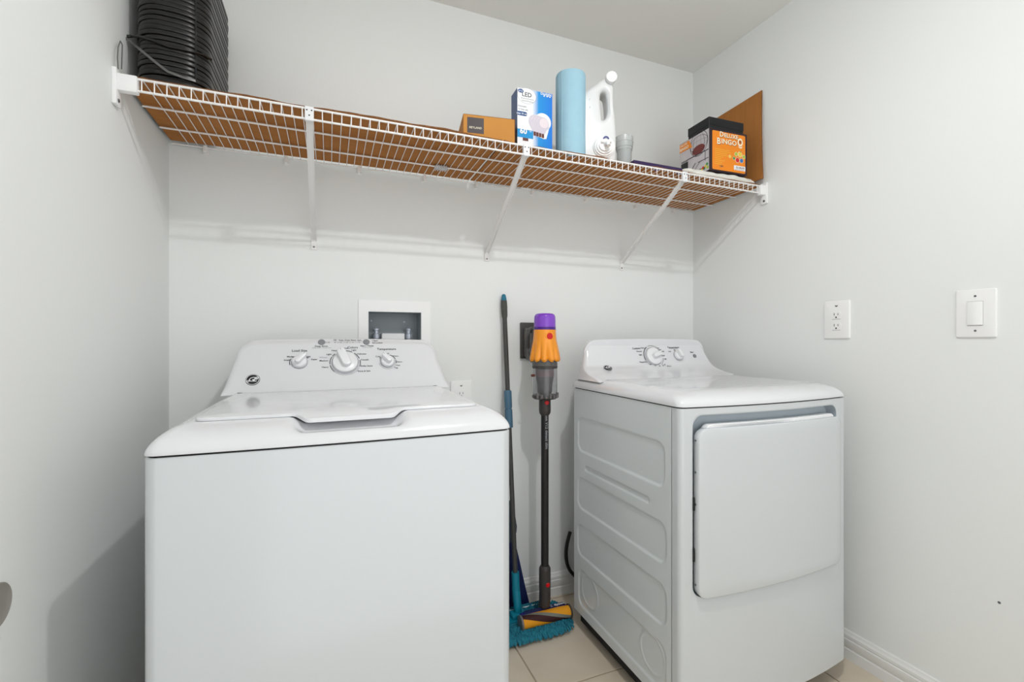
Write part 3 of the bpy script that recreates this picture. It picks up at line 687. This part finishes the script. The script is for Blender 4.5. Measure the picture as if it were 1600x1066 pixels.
# left side: printed photo of the wire cage
bm = B(); S.rect(bm, .002, .170, .002, h-.002, .0004); obj('side_picture', bm, M['photo'], t)
su = lambda px, py: S.uv(px, py)
bm = B(); c = su(1092, 222); 
for rr, ky in ((.062, 1.0), (.062, .62), (.062, .25)): S.ring(bm, c[0], c[1]-.006, rr*.78, rr*.78+.0024, .0007, ky=ky, n=36)
for q in (.25, .62): 
    for k in range(36):
        t0, t1 = 2*PI*k/36, 2*PI*(k+1)/36; r0 = .0485
        S.poly(bm, [(c[0]+q*r0*math.cos(t0), c[1]-.008+r0*math.sin(t0)), (c[0]+q*(r0+.003)*math.cos(t0), c[1]-.008+r0*math.sin(t0)), (c[0]+q*(r0+.003)*math.cos(t1), c[1]-.008+r0*math.sin(t1)), (c[0]+q*r0*math.cos(t1), c[1]-.008+r0*math.sin(t1))], .0007)
def bar(bmx, x0, y0, x1, y1, wd, hgt=.0008):
    d = Vector((x1-x0, y1-y0)).normalized()*wd/2; S.poly(bmx, [(x0-d.y, y0+d.x), (x0+d.y, y0-d.x), (x1+d.y, y1-d.x), (x1-d.y, y1+d.x)], hgt)
bar(bm, .05, .085, .168, .085, .004); bar(bm, .150, .085, .150, .045, .003); bar(bm, .095, .055, .060, .020, .004); bar(bm, .060, .020, .150, .020, .003); bar(bm, .110, .052, .168, .052, .003); bar(bm, .120, .05, .075, .015, .0025)
obj('cage_drawing', bm, M['dark'], t)
bm = B(); S.ell(bm, c[0]-.002, c[1]-.030, .036, .019, .0006); obj('ball_heap_print', bm, M['maroon'], t)
bm = B(); S.rect(bm, .010, .052, .006, .078, .0009); obj('board_print', bm, M['black'], t)
bm = B()
for k in range(7): S.rect(bm, .013+k*.0055, .0165+k*.0055, .080, .087, .0009)
obj('peg_print', bm, M['black'], t)
for key, x, y in (('green', .160, .028), ('yellow', .152, .022), ('green', .145, .016), ('red', .138, .020), ('yellow', .132, .014), ('lime', .163, .014)):
    bm = B(); S.ell(bm, x, y, .006, .006, .001, n=14); obj('ball_print', bm, M[key], t)
bm = B(); q = [su(1056, 230), su(1059.5, 241), su(1081, 229), su(1075, 218)]
q = [su(1061, 241), su(1060.5, 229), su(1077, 219.5), su(1082, 230)]
S.poly(bm, [(max(a, .001), b) for a, b in q], .0010); obj('orange_flash', bm, M['orange'], t)
bm = B(); a, b = su(1068.5, 227.2); S.text(bm, 'DELUXE', a, b, .012, .0013, bold=.02); a, b = su(1069.5, 232.5); S.text(bm, 'BINGO', a, b, .017, .0013, bold=.03); obj('side_lettering', bm, M['cream'], t)
# black tray on top
zt = 1.9525
tr = thing('black_box', 'shallow black box sitting on top of the bingo game', 'box', (1.49, 1.45, zt))
xf = Matrix.Translation((1.399, 1.3895, zt)) @ Matrix.Rotation(R(-2), 4, 'Z')
bm = B(); box(bm, 0, .176, 0, .118, 0, .044, .0015, 1, xf); obj('base', bm, M['blackcard'], tr)
bm = B(); box(bm, -.0012, .1772, -.0012, .1192, .012, .0455, .0012, 1, xf); obj('box_lid', bm, M['blackcard'], tr)
# folded cloth
bm = B(); r = []
for k, (zz, s) in enumerate(((0, .012), (.003, .002), (.010, 0), (.018, .001), (.022, .006), (.0265, .012), (.0285, .03))):
    P = rrect(1.270+s, 1.655-s, 1.380+s, 1.70-s, .03, 40, 20, 6)
    r.append([(x+.004*math.sin(y*60+k), y+.002*math.sin(x*45+k*1.2)+.002*math.sin(x*110), CT+zz*(1+.16*math.sin(x*21+1)*(1 if zz < .026 else .2))) for x, y in P])
loft(bm, r); tag(obj('folded_cloth', bm, M['cloth'], angle=80), 'folded white cloth lying under the bingo game box', 'cloth')
# thin purple box
pb = thing('flat_box', 'thin dark purple box lying flat between the jug cup and the bingo game', 'box', (1.15, 1.47, CT))
bm = B(); box(bm, 1.038, 1.262, 1.388, 1.452, CT, CT+.017, .001, 1); obj('tray', bm, M['purple2'], pb); bm = B(); box(bm, 1.037, 1.263, 1.387, 1.453, CT+.004, CT+.0185, .001, 1); obj('box_lid', bm, M['purple'], pb)

# paper roll
PX, PY = .799, 1.434
pr = thing('paper_towel_roll', 'tall roll of light blue paper towels standing on the shelf', 'paper roll', (PX, PY, CT))
bm = B(); ztop = 2.052
lathe(bm, [(.020, CT), (.050, CT), (.0525, CT+.003), (.053, CT+.02), (.0528, CT+.10), (.0532, CT+.18), (.053, ztop-.006), (.0515, ztop-.001), (.048, ztop), (.020, ztop)], (PX, PY, 0), seg=64, mod=lambda r, z, th: (r*(1+.003*math.sin(th*3+z*15)), z), cap=False)
obj('paper', bm, M['towel'], pr)
bm = B(); lathe(bm, [(.020, CT), (.020, ztop), (.0185, ztop), (.0185, CT)], (PX, PY, 0), seg=32, cap=False); obj('core', bm, M['boxkraft'], pr)
bm = B(); a0 = R(205); pts = []
loft(bm, [[(PX+r*math.cos(a0+d), PY+r*math.sin(a0+d), z) for r, d in ((.0530, -.03), (.0545, -.01), (.0545, .03), (.0535, .05))] for z in (CT+.001, ztop-.003)]); obj('loose_edge', bm, M['towel'], pr)

# ---------------------------------------------------------------- detergent jug
JA = R(20)
FJ = Face(at(903, 530, y=1.458), (math.cos(JA), -math.sin(JA), 0), (0, 0, 1)); FJ.o.z = CT
jug = thing('detergent_jug', 'big white detergent jug with handle, front cap and dispensing tap', 'jug', FJ.p(.07, 0, -.04))
def jp(px, py): return FJ.uv(px, py)
outl = [jp(*p) for p in ((903.5, 238), (903.3, 215), (903.0, 190), (903.2, 165), (904.5, 152), (910, 144), (920, 137), (932, 129), (941, 122), (947, 119), (954, 122), (959.5, 130), (960, 150), (960, 165), (962, 180), (963.5, 200), (963.8, 225), (963.5, 243))]
outl[0] = (outl[0][0], .002); outl[-1] = (outl[-1][0], .002)
hole = [jp(*p) for p in ((939, 145), (944, 141.5), (947.5, 146), (949.5, 160), (949.8, 175), (947, 183), (942, 186), (940.5, 178), (939, 160))]
cu = bpy.data.curves.new('jug', 'CURVE'); cu.dimensions = '2D'; cu.fill_mode = 'BOTH'; cu.extrude = .024; cu.bevel_depth = .017; cu.bevel_resolution = 5; cu.offset = -.017
def catm(P, closed=True, n=5):
    o = []; m = len(P)
    for i in range(m):
        p0, p1, p2, p3 = (Vector(P[(i+k) % m]) for k in (-1, 0, 1, 2))
        for j in range(n):
            t = j/n; o.append(.5*((2*p1)+(-p0+p2)*t+(2*p0-5*p1+4*p2-p3)*t*t+(-p0+3*p1-3*p2+p3)*t**3))
    return o
def add_spline(P):
    s = cu.splines.new('POLY'); s.points.add(len(P)-1)
    for i, p in enumerate(P): s.points[i].co = (p[0], p[1], 0, 1)
    s.use_cyclic_u = True
add_spline([Vector(outl[0])]+[v for v in catm(outl, n=4)][4:-8]+[Vector(outl[-1])]); add_spline(catm(hole, n=4))
o = bpy.data.objects.new('t', cu); me = o.to_mesh(); bm = B(); bm.from_mesh(me); o.to_mesh_clear(); bpy.data.objects.remove(o)
for v in bm.verts: v.co = FJ.p(v.co.x, v.co.y, v.co.z-.041)
bmesh.ops.remove_doubles(bm, verts=bm.verts[:], dist=1e-4)
jb = obj('bottle', bm, M['jug'], jug, 60)
a, b = jp(954.5, 123)
bm = B(); lathe(bm, [(.0165, -.040), (.017, -.004), (.020, -.002), (.0205, .008), (.0195, .011), (0, .0115)], FJ.p(a, b, .004), FJ.n, 32); obj('refill_cap', bm, M['plastic'], jug)
a, b = jp(943.5, 230); b = max(b, .042)
bm = B(); lathe(bm, [(.040, -.002), (.040, .004), (.036, .006), (.035, .010), (.030, .011), (.0285, .015), (.022, .016), (.021, .021), (0, .022)], FJ.p(a, b, 0), FJ.n, 40); tp = obj('tap', bm, M['plastic'], jug)
bm = B(); tube(bm, [FJ.p(a+.002, b+.002, .018), FJ.p(a+.006, b, .036), FJ.p(a+.008, b-.012, .042)], [.009, .008, .007], 14)
tube(bm, [FJ.p(a-.016, b+.010, .024), FJ.p(a+.022, b+.010, .024)], .0055, 10); obj('spout', bm, M['plastic'], tp)
bm = B(); Fj = Face(FJ.p(a+.004, b, 0), FJ.u, FJ.v); Fj.poly(bm, [(.0115*math.cos(t), .022+.011*math.sin(t)) for t in [PI*k/10 for k in range(11)]]+[(.0065*math.cos(t), .022+.005*math.sin(t)) for t in [PI-PI*k/10 for k in range(11)]], .0185); obj('blue_arc', bm, M['navy'], tp)
for ch, px, py, sz in (('?', 921, 156, .012), ('4', 921.5, 168, .010)):
    bm = B(); a, b = jp(px, py); FJ.text(bm, ch, a, b, sz, .0006, rot=-.15); obj('tiny_mark', bm, M['printl'], jug)
# measuring cup
cupx, cupy = 1.070, 1.493
cp = thing('measuring_cup', 'frosted clear measuring cup standing to the right of the white jug', 'cup', (cupx, cupy, CT))
bm = B(); lathe(bm, [(0, CT), (.026, CT), (.0275, CT+.02), (.0285, CT+.088), (.0335, CT+.112), (.0345, CT+.148), (.033, CT+.148), (.032, CT+.112), (.027, CT+.089), (.026, CT+.003), (0, CT+.0025)], (cupx, cupy, 0), seg=40, cap=False); obj('cup_body', bm, M['frost'], cp)
for zz in (.095, .105, .125):
    bm = B(); r = .0290+.005*(zz-.088)/.024*(zz < .112)+.0052*(zz >= .112); lathe(bm, [(r-.0006, CT+zz), (r+.0006, CT+zz+.0006), (r-.0006, CT+zz+.0012)], (cupx, cupy, 0), seg=40, cap=False); obj('measure_line', bm, M['frost'], cp)

# ---------------------------------------------------------------- washer outlet box in the wall
wb = thing('washer_outlet_box', 'white framed recessed water outlet box in the back wall above the washer', 'outlet box', ((OX0+OX1)/2, YB, OZ0))
bm = B(); fx0, fx1, fz0, fz1 = .0984, .365, .985, 1.259
for a in ((fx0, OX0, fz0, fz1), (OX1, fx1, fz0, fz1), (OX0, OX1, OZ1, fz1), (OX0, OX1, fz0, OZ0)): box(bm, a[0], a[1], YB-.004, YB, a[2], a[3])
bmesh.ops.remove_doubles(bm, verts=bm.verts[:], dist=1e-6); obj('faceplate', bm, M['plastic'], wb)
bm = B(); e = .0015; yb = YB+.085
box(bm, OX0, OX0+e, YB-.001, yb, OZ0, OZ1); box(bm, OX1-e, OX1, YB-.001, yb, OZ0, OZ1); box(bm, OX0, OX1, YB-.001, yb, OZ0, OZ0+e); box(bm, OX0, OX1, YB-.001, yb, OZ1-e, OZ1); box(bm, OX0, OX1, yb, yb+.002, OZ0, OZ1)
obj('recess', bm, M['boxin'], wb, smooth=False)
for vx in (.1665, .290):
    bm = B(); vy = YB+.05
    lathe(bm, [(.009, 1.03), (.009, 1.115), (.013, 1.116), (.013, 1.132), (.009, 1.134), (.009, 1.146), (.0115, 1.147), (.0115, 1.153), (.006, 1.158), (0, 1.159)], (vx, vy, 0), seg=20)
    v = obj('valve', bm, M['chrome'], wb); bm = B(); box(bm, vx-.018, vx+.018, vy-.008, vy+.008, 1.085, 1.10, .003, 2); obj('valve_handle', bm, M['red'] if vx < .2 else M['blue'], v)
bm = B(); box(bm, .185, .272, YB+.03, YB+.075, OZ0, OZ0+.115, .004, 2); obj('drain_cover', bm, M['whitep'], wb)
for vx, vz in ((.150, 1.185), (.278, 1.182)):
    bm = B(); lathe(bm, [(.004, 0), (.0035, .001), (0, .002)], (vx, yb, vz), (0, -1, 0), 12); obj('screw', bm, M['chrome'], wb)

# ---------------------------------------------------------------- wall outlets, switch
def plate(Fc, w, h, parent):
    bm = B(); P = lambda d, hh: [Fc.p(x, y, hh) for x, y in rrect(-w/2+d, w/2-d, -h/2+d, h/2-d, .004, 4, 4, 4)]
    loft(bm, [P(0, 0), P(0, .004), P(.001, .0055), P(.004, .0062)]); return obj('faceplate', bm, M['plastic'], parent)
def outlet(Fc, label):
    t = thing('power_outlet', label, 'outlet', Fc.o); plate(Fc, .087, .135, t)
    for s in (1, -1):
        cy = s*.0195-.004
        bm = B(); P = []
        for k in range(32):
            a = 2*PI*k/32; x = .0175*math.cos(a); y = .0175*math.sin(a); P.append((x, max(-.0135, min(.0135, y))))
        loft(bm, [[Fc.p(x, cy+y, hh) for x, y in P] for hh in (.006, .0078)]); r = obj('receptacle', bm, M['plastic'], t)
        bm = B(); Fc.rect(bm, -.0075, -.0055, cy-.001, cy+.008, .0081); Fc.rect(bm, .0055, .0075, cy-.000, cy+.007, .0081); Fc.ell(bm, 0, cy-.0075, .0028, .0030, .0081, 12); obj('slot', bm, M['gasket'], r)
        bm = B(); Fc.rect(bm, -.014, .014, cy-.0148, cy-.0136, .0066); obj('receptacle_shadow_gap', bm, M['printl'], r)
    bm = B(); Fc.poly(bm, [(-.0055, .0515), (0, .0495), (.0055, .0515), (.004, .0475), (0, .0450), (-.004, .0475)], .0065); obj('indicator', bm, M['print'], t)
    bm = B(); lathe(bm, [(.0025, 0), (.002, .001), (0, .0012)], Fc.p(0, -.004, .0062), Fc.n, 12); obj('screw', bm, M['plastic'], t)
outlet(Face((XR, 1.0795, 1.1825), (0, -1, 0), (0, 0, 1)), 'white double power outlet on the right wall above the dryer')
outlet(Face((.489, YB, .8775), (1, 0, 0), (0, 0, 1)), 'white power outlet on the back wall half hidden behind the washer')
Fs = Face((XR, .703, 1.185), (0, -1, 0), (0, 0, 1)); t = thing('light_switch', 'white rocker light switch on the right wall near the picture edge', 'switch', Fs.o); plate(Fs, .086, .134, t)
bm = B(); Fs.rect(bm, -.0172, .0172, -.0338, .0338, .0064); obj('switch_frame_gap', bm, M['printl'], t)
bm = B(); P = [(-.0165, -.033), (.0165, -.033), (.0165, .033), (-.0165, .033)]
loft(bm, [[Fs.p(x, y, .006) for x, y in P], [Fs.p(x, y, .0095-.0015*(y > 0)) for x, y in P], [Fs.p(x*.93, y*.96, .0105-.002*(y > 0)) for x, y in P]]); obj('rocker', bm, M['plastic'], t)
for s in (1, -1):
    bm = B(); lathe(bm, [(.003, 0), (.0025, .001), (0, .0012)], Fs.p(0, s*.0485, .0062), Fs.n, 12); obj('screw', bm, M['screw'], t)
q = at(1561, 942, x=XR-.001)
bm = B(); lathe(bm, [(.0035, 0), (.003, .0012), (0, .0016)], (XR, q.y, q.z), (-1, 0, 0), 10); tag(obj('nail', bm, M['screw']), 'tiny nail head low on the right wall', 'nail')
# cup pull at the left edge
Fc = Face((XL, .9545, .697), (0, 1, 0), (0, 0, 1))
cpn = thing('door_pull', 'round grey recessed pull low on the left wall at the picture edge', 'pull', Fc.o)
bm = B(); lathe(bm, [(.0345, 0), (.0345, .002), (.0335, .003), (.032, .0028), (.029, .0012), (.02, .0008), (0, .0007)], Fc.o, Fc.n, 40); obj('dish', bm, M['cup'], cpn)

# ---------------------------------------------------------------- stick vacuum
VY = 1.600; VX = .7775; VZc = 1.775
vz = lambda py: EYE-(py-530)/FOC*VZc
vac = thing('stick_vacuum', 'orange and purple cordless stick vacuum hanging on the back wall between washer and dryer', 'vacuum cleaner', (VX, VY, 0))
pxm = VZc/FOC*.985
vc = (VX, VY, 0)
def vlathe(name, prof, m, parent=vac, seg=48, mod=None, cap=True, ang=35):
    bm = B(); lathe(bm, [(r*pxm, vz(y)) for r, y in prof], vc, seg=seg, mod=mod, cap=cap); return obj(name, bm, m, parent, ang)
flt = vlathe('filter', [(0, 489.8), (8, 489.8), (13, 490.3), (15.5, 492), (16.8, 495), (17.2, 500), (17.3, 508), (17.3, 513.5)][::-1], M['vpurple'])
vlathe('filter_band', [(17.4, 516), (17.5, 511.5), (17.2, 511), (0, 511)], M['vpurple2'])
NC = 11
def fl(r, z, th):
    t = sst(vz(527), vz(560), z); t2 = sst(vz(552), vz(562.5), z)
    c = abs(math.cos(NC*th/2))
    return r*(1+(.17*c-.10)*t), z+(-.0095*c+.004)*t2
cyc = vlathe('cyclone', [(14, 562.5), (21.5, 562.8), (23.2, 560), (22.6, 556), (21.3, 548), (20.2, 540), (18.9, 532), (18.2, 526), (17.9, 518), (17.8, 515.5), (16, 515)], M['vorange'], seg=156, mod=fl)
vlathe('cyclone_base', [(19.6, 572), (20.0, 568), (19.0, 565), (20.3, 560), (16, 558)], M['dyg2'], seg=104, mod=lambda r, z, th: (r*(1+.03*abs(math.cos(NC*th/2))*sst(vz(569), vz(562), z)), z))
vlathe('bin_collar', [(19.2, 575.5), (20.0, 575), (20.2, 571.5), (19.4, 571)], M['dyg'])
vlathe('bin', [(18.6, 574), (19.6, 574), (19.8, 600), (19.6, 618), (18.8, 618), (18.9, 600), (18.7, 574)], M['binclear'], cap=False)
vlathe('shroud', [(14.2, 574), (14.4, 580), (13.8, 592), (12.0, 600), (11.6, 612), (9, 617)][::-1], M['shroud'])
vlathe('shroud_band', [(14.5, 588), (14.7, 583), (14.6, 580), (14.6, 577)], M['pinkish'])
vlathe('bin_base', [(12, 623.5), (17.5, 623), (20.0, 621), (20.2, 618.5), (19.3, 616.5), (10, 616)], M['dyg'])
bm = B()
for k in range(7): 
    a = R(-150+k*20); x = VX+.049*math.cos(a); y = VY+.049*math.sin(a); box(bm, x-.004, x+.004, y-.004, y+.004, vz(621), vz(613+2*(k % 3)), .001, 1)
obj('bin_latch', bm, M['shroud'], vac)
nk = vlathe('neck', [(6.4, 649), (8.8, 645.5), (9.4, 641), (9.3, 622), (8, 621)], M['dyg'])
wd_ = vlathe('wand', [(6.0, 884), (6.1, 650), (6.1, 646)], M['wand'], seg=24)
lc = vlathe('wand_coupling', [(8.0, 946), (9.2, 938), (9.0, 925), (9.3, 915), (9.2, 890), (8.9, 887), (6.5, 883)], M['dyg'])
def frontpt(px, py, r):   # a point on the front of the round body
    c = Vector((VX, VY, 0)); d = ray(px, py); o2 = Vector((0, 0, EYE)); A = d.x*d.x+d.y*d.y; Bq = -2*(d.x*c.x+d.y*c.y); C = c.x**2+c.y**2-r*r
    t = (-Bq-math.sqrt(max(0, Bq*Bq-4*A*C)))/(2*A); p = o2+d*t; n = Vector((p.x-c.x, p.y-c.y, 0)).normalized(); return p, n
for par, px, py, r, rad in ((cyc, 859, 525.5, 17.9*pxm, .0125), (nk, 854.5, 629.5, 9.4*pxm, .0085), (lc, 856, 914.5, 9.1*pxm, .0085)):
    p, n = frontpt(px, py, r); bm = B(); lathe(bm, [(rad, -.004), (rad, .0015), (rad*.85, .003), (0, .0035)], p, n, 24); obj('release_button', bm, M['vred'], par, label='round red button')
    if par is cyc:
        bm = B(); lathe(bm, [(rad*1.35, -.004), (rad*1.35, .0006), (rad*1.1, .0012), (rad, .001)], p, n, 28, cap=False); obj('button_ring', bm, M['vorange'], par)
def curved_text(txt, px, py, r, size, m, parent, vertical=False, bold=0.0):
    p, n = frontpt(px, py, r); u = Vector((0, 0, -1)) if vertical else Vector((-n.y, n.x, 0)); v = n.cross(u) if True else 0
    if not vertical: v = Vector((0, 0, 1)); u = v.cross(n)
    else: v = n.cross(u)
    bm = B(); Face(p, u, v).text(bm, txt, 0, 0, size, .0008, bold=bold); obj('lettering', bm, m, parent)
curved_text('dyson', 858.5, 536.5, 17.9*pxm, .012, M['brown'], cyc, bold=.03)
curved_text('dyson V12 detect slim', 854, 672, 6.1*pxm, .0165, M['printl'], wd_, True, .02)
# handle and battery behind the cyclone, reaching the dock
bm = B(); box(bm, VX-.030, VX+.018, VY+.030, VY+.085, vz(556), vz(512), .012, 3); hd = obj('motor_body', bm, M['dyg'], vac)
bm = B(); pts = [(VX-.022, VY+.06, vz(518)), (VX-.012, VY+.105, vz(521)), (VX-.010, VY+.118, vz(535)), (VX-.010, VY+.108, vz(552)), (VX-.015, VY+.070, vz(566)), (VX-.012, VY+.035, vz(566))]
tube(bm, [Vector(p) for p in catm([Vector(p) for p in pts])][:-10], .013, 12); obj('handle', bm, M['dyg'], vac)
bm = B(); box(bm, VX-.022, VX+.020, VY+.080, VY+.140, vz(566), vz(544), .008, 3); obj('battery', bm, M['dyg2'], vac)
bm = B(); lathe(bm, [(.005, 0), (.005, .012), (0, .013)], (VX-.048, VY-.006, vz(586)), (-1, -.2, 0), 14); obj('bin_catch', bm, M['brown'], vac)
# floor head
HY, HZ = 1.572, .0505
bm = B(); box(bm, .672, .866, HY+.006, HY+.036, HZ-.014, HZ+.017, .007, 3); hc = obj('head_cover', bm, M['headblue'], vac)
bm = B(); box(bm, .690, .862, HY+.016, HY+.037, HZ+.010, HZ+.0185, .003, 2); obj('cover_strip', bm, M['navyp'], hc)
bm = B(); lathe(bm, [(.020, HZ-.018), (.022, HZ+.015), (.020, HZ+.035), (.014, HZ+.06)], (VX, VY+.010, 0), seg=28); obj('swivel_joint', bm, M['dyg'], vac)
L0, L1, RR = .668, .866, .0235
def helix(bm, th0, wdt, r):
    nseg = 60
    a = [[(L0+(L1-L0)*i/nseg, HY+r*math.cos(th0+wdt*j/6+2.6*i/nseg), HZ-.002+r*math.sin(th0+wdt*j/6+2.6*i/nseg)) for j in range(7)] for i in range(nseg+1)]
    loft(bm, a, False, False, closed=False)
bm = B(); lathe(bm, [(RR-.0015, L0), (RR-.0015, L1)], (0, HY, HZ-.002), (1, 0, 0), 36); rl = obj('roller', bm, M['rolldark'], vac)
bm = B(); helix(bm, R(120), R(95), RR); helix(bm, R(300), R(95), RR); obj('roller_bristles', bm, M['rollorange'], rl)
bm = B(); helix(bm, R(215), R(30), RR); helix(bm, R(35), R(30), RR); obj('roller_strip', bm, M['rollgrey'], rl)
for nm, x0, x1 in (('end_cap', L0-.008, L0), ('end_cap', L1, L1+.006)):
    bm = B(); lathe(bm, [(RR-.004, x0), (RR+.003, x0+.001), (RR+.003, x1)], (0, HY, HZ-.002), (1, 0, 0), 28); obj(nm, bm, M['shroud'] if x0 < L0 else M['dyg'], vac)
bm = B()
Fh = Face((.838, HY+.026, HZ+.0188), (1, 0, 0), (0, 1, 0)); Fh.text(bm, 'dyson', 0, 0, .018, .0004, bold=.03)
Fh.rect(bm, -.038, -.029, .003, .005, .0004); Fh.rect(bm, -.038, -.029, -.006, -.004, .0004); obj('lettering', bm, M['whitep'], hc)
# dock
dk = thing('vacuum_dock', 'dark grey vacuum wall dock screwed to the back wall', 'wall dock', (.765, YB, 1.1))
bm = B(); box(bm, .7453, .812, YB-.014, YB, 1.031, 1.183, .004, 2); obj('back_plate', bm, M['dyg'], dk)
bm = B(); box(bm, .757, .800, YB-.034, YB-.012, 1.036, 1.160, .008, 3); obj('cradle', bm, M['dyg2'], dk)

# ---------------------------------------------------------------- mop
MX, MY = .684, 1.645
mop = thing('chenille_mop', 'flat mop with shaggy teal chenille head leaning against the back wall', 'mop', (MX, MY, 0))
def mshape(d, z): return [(x, y, z) for x, y in rrect(.515+d, .868-d, 1.530+d, 1.705-d, .05-d*.4, 20, 8, 8)]
bm = B(); loft(bm, [mshape(.010, .006), mshape(.0, .012), mshape(.0, .020), mshape(.006, .024)]); obj('mop_pad', bm, M['teal'], mop)
bm = B(); box(bm, .56, .845, 1.618, 1.686, .0235, .029, .002, 2); box(bm, .60, .850, 1.686, 1.690, .0235, .033, .001, 1, mi=1); obj('frame_plate', bm, [M['tealp'], M['plastic']], mop)
bm = B(); random.seed(3)
def strand(x, y, ang, L, lift, r):
    d = Vector((math.cos(ang), math.sin(ang), 0)); p = Vector((x, y, .022)); b = Vector((x, y, .022))
    pts = [p, p+d*L*.4+Vector((0, 0, lift)), p+d*L*.8+Vector((0, 0, lift*.2-.004)), p+d*L+Vector((0, 0, -.010))]
    for q in pts: q.z = max(q.z, r+.0005)
    tube(bm, pts, [r*.8, r, r, r*.55], 6)
per = rrect(.515, .868, 1.530, 1.705, .05, 46, 18, 8)
for lay in range(9):
    for i, (x, y) in enumerate(per):
        q = per[(i+1) % len(per)]; tx, ty = q[0]-x, q[1]-y; an = math.atan2(-tx, ty)+random.uniform(-.35, .35)
        if ty == 0 and tx == 0: continue
        ins = .006*lay; x1 = x-math.cos(an)*ins+random.uniform(-.003, .003); y1 = y-math.sin(an)*ins
        L = random.uniform(.016, .027) if y < 1.69 else random.uniform(.012, .019)
        if x1+math.cos(an)*L > .876: L = max(.004, (.876-x1)/max(.1, math.cos(an)))
        strand(x1, y1, an, L, .004+.0016*lay*random.random(), random.uniform(.0034, .0048))
obj('chenille_strands', bm, M['teal'], mop, kind='stuff')
p0 = Vector((MX, MY, .030)); p1 = at(787, 460, y=1.757)
bot = Vector((MX, MY+.02, .10)); dd = (p1-bot); up = bot+dd
line = lambda t: bot+dd*t
bm = B(); box(bm, MX-.030, MX+.030, MY-.02, MY+.025, .028, .046, .006, 2); tube(bm, [p0, Vector((MX, MY+.006, .060)), bot+Vector((0, 0, .02))], [.013, .0155, .0155], 20); obj('swivel_joint', bm, M['tealp'], mop)
bm = B(); tube(bm, [line(-.02), line(.075)], .0155, 20); obj('pole_collar', bm, M['tealp'], mop)
Ltot = dd.length
def yt(py):  # fraction of the pole seen at this height
    lo, hi = 0, 1
    for _ in range(30):
        m_ = (lo+hi)/2; p = line(m_); D = p.x*math.sin(TH)+p.y*math.cos(TH); y_ = 530-FOC*(p.z-EYE)/D
        lo, hi = (m_, hi) if y_ > py else (lo, m_)
    return lo
bm = B(); tube(bm, [line(.06), line(yt(470))], .0095, 16); obj('pole', bm, M['pole'], mop)
bm = B(); tube(bm, [line(yt(640)), line(yt(640)+.01), line(yt(612)), line(yt(610))], [.0125, .0155, .0155, .0125], 18); 
tube(bm, [line(yt(668)), line(yt(640))], .0155, 18); obj('pole_sleeve', bm, M['sleeve'], mop)
bm = B(); tube(bm, [line(yt(497)), line(yt(493)), line(yt(480)), line(yt(470))], [.0105, .0120, .0130, .0120], 18); obj('rubber_grip', bm, M['grip'], mop)
bm = B(); tube(bm, [line(yt(471)), line(yt(466)), line(yt(462)), line(yt(458.5)), line(yt(457.5))], [.0115, .0105, .0085, .0055, .002], 18); obj('end_cap', bm, M['tip'], mop)

# navy broom behind it
br = thing('navy_broom', 'navy blue broom standing behind the mop against the back wall', 'broom', (.68, 1.74, 0))
bm = B(); loft(bm, [[(.645-w, 1.750-d, z), (.645+w2, 1.750-d, z), (.645+w2, 1.750+d, z), (.645-w, 1.750+d, z)] for z, w, w2, d in ((.004, .12, .128, .020), (.10, .10, .104, .018), (.20, .075, .082, .016), (.285, .05, .062, .013))]); obj('bristles', bm, M['navyp'], br, smooth=False)
bm = B(); loft(bm, [[(.645-w, 1.750-d, z), (.645+w, 1.750-d, z), (.645+w, 1.750+d, z), (.645-w, 1.750+d, z)] for z, w, d in ((.28, .060, .015), (.30, .052, .014), (.315, .070, .012), (.34, .072, .012), (.44, .055, .011), (.46, .02, .010))]); obj('head_block', bm, M['slate'], br, smooth=False)
bm = B(); tube(bm, [(.645, 1.750, .45), (.622, 1.760, .76)], .011, 14); obj('broom_handle', bm, M['grip'], br)

# dryer power cord
pts = catm([Vector(p) for p in ((1.02, 1.735, .40), (.965, 1.735, .28), (.945, 1.735, .20), (.955, 1.735, .13), (1.0, 1.735, .075), (1.06, 1.735, .06), (1.2, 1.74, .05), (1.2, 1.74, .05))])
bm = B(); tube(bm, pts[5:-12], .0075, 10); obj('power_cord', bm, M['cord'], dry, label='thick black power cord looping behind the cabinet')
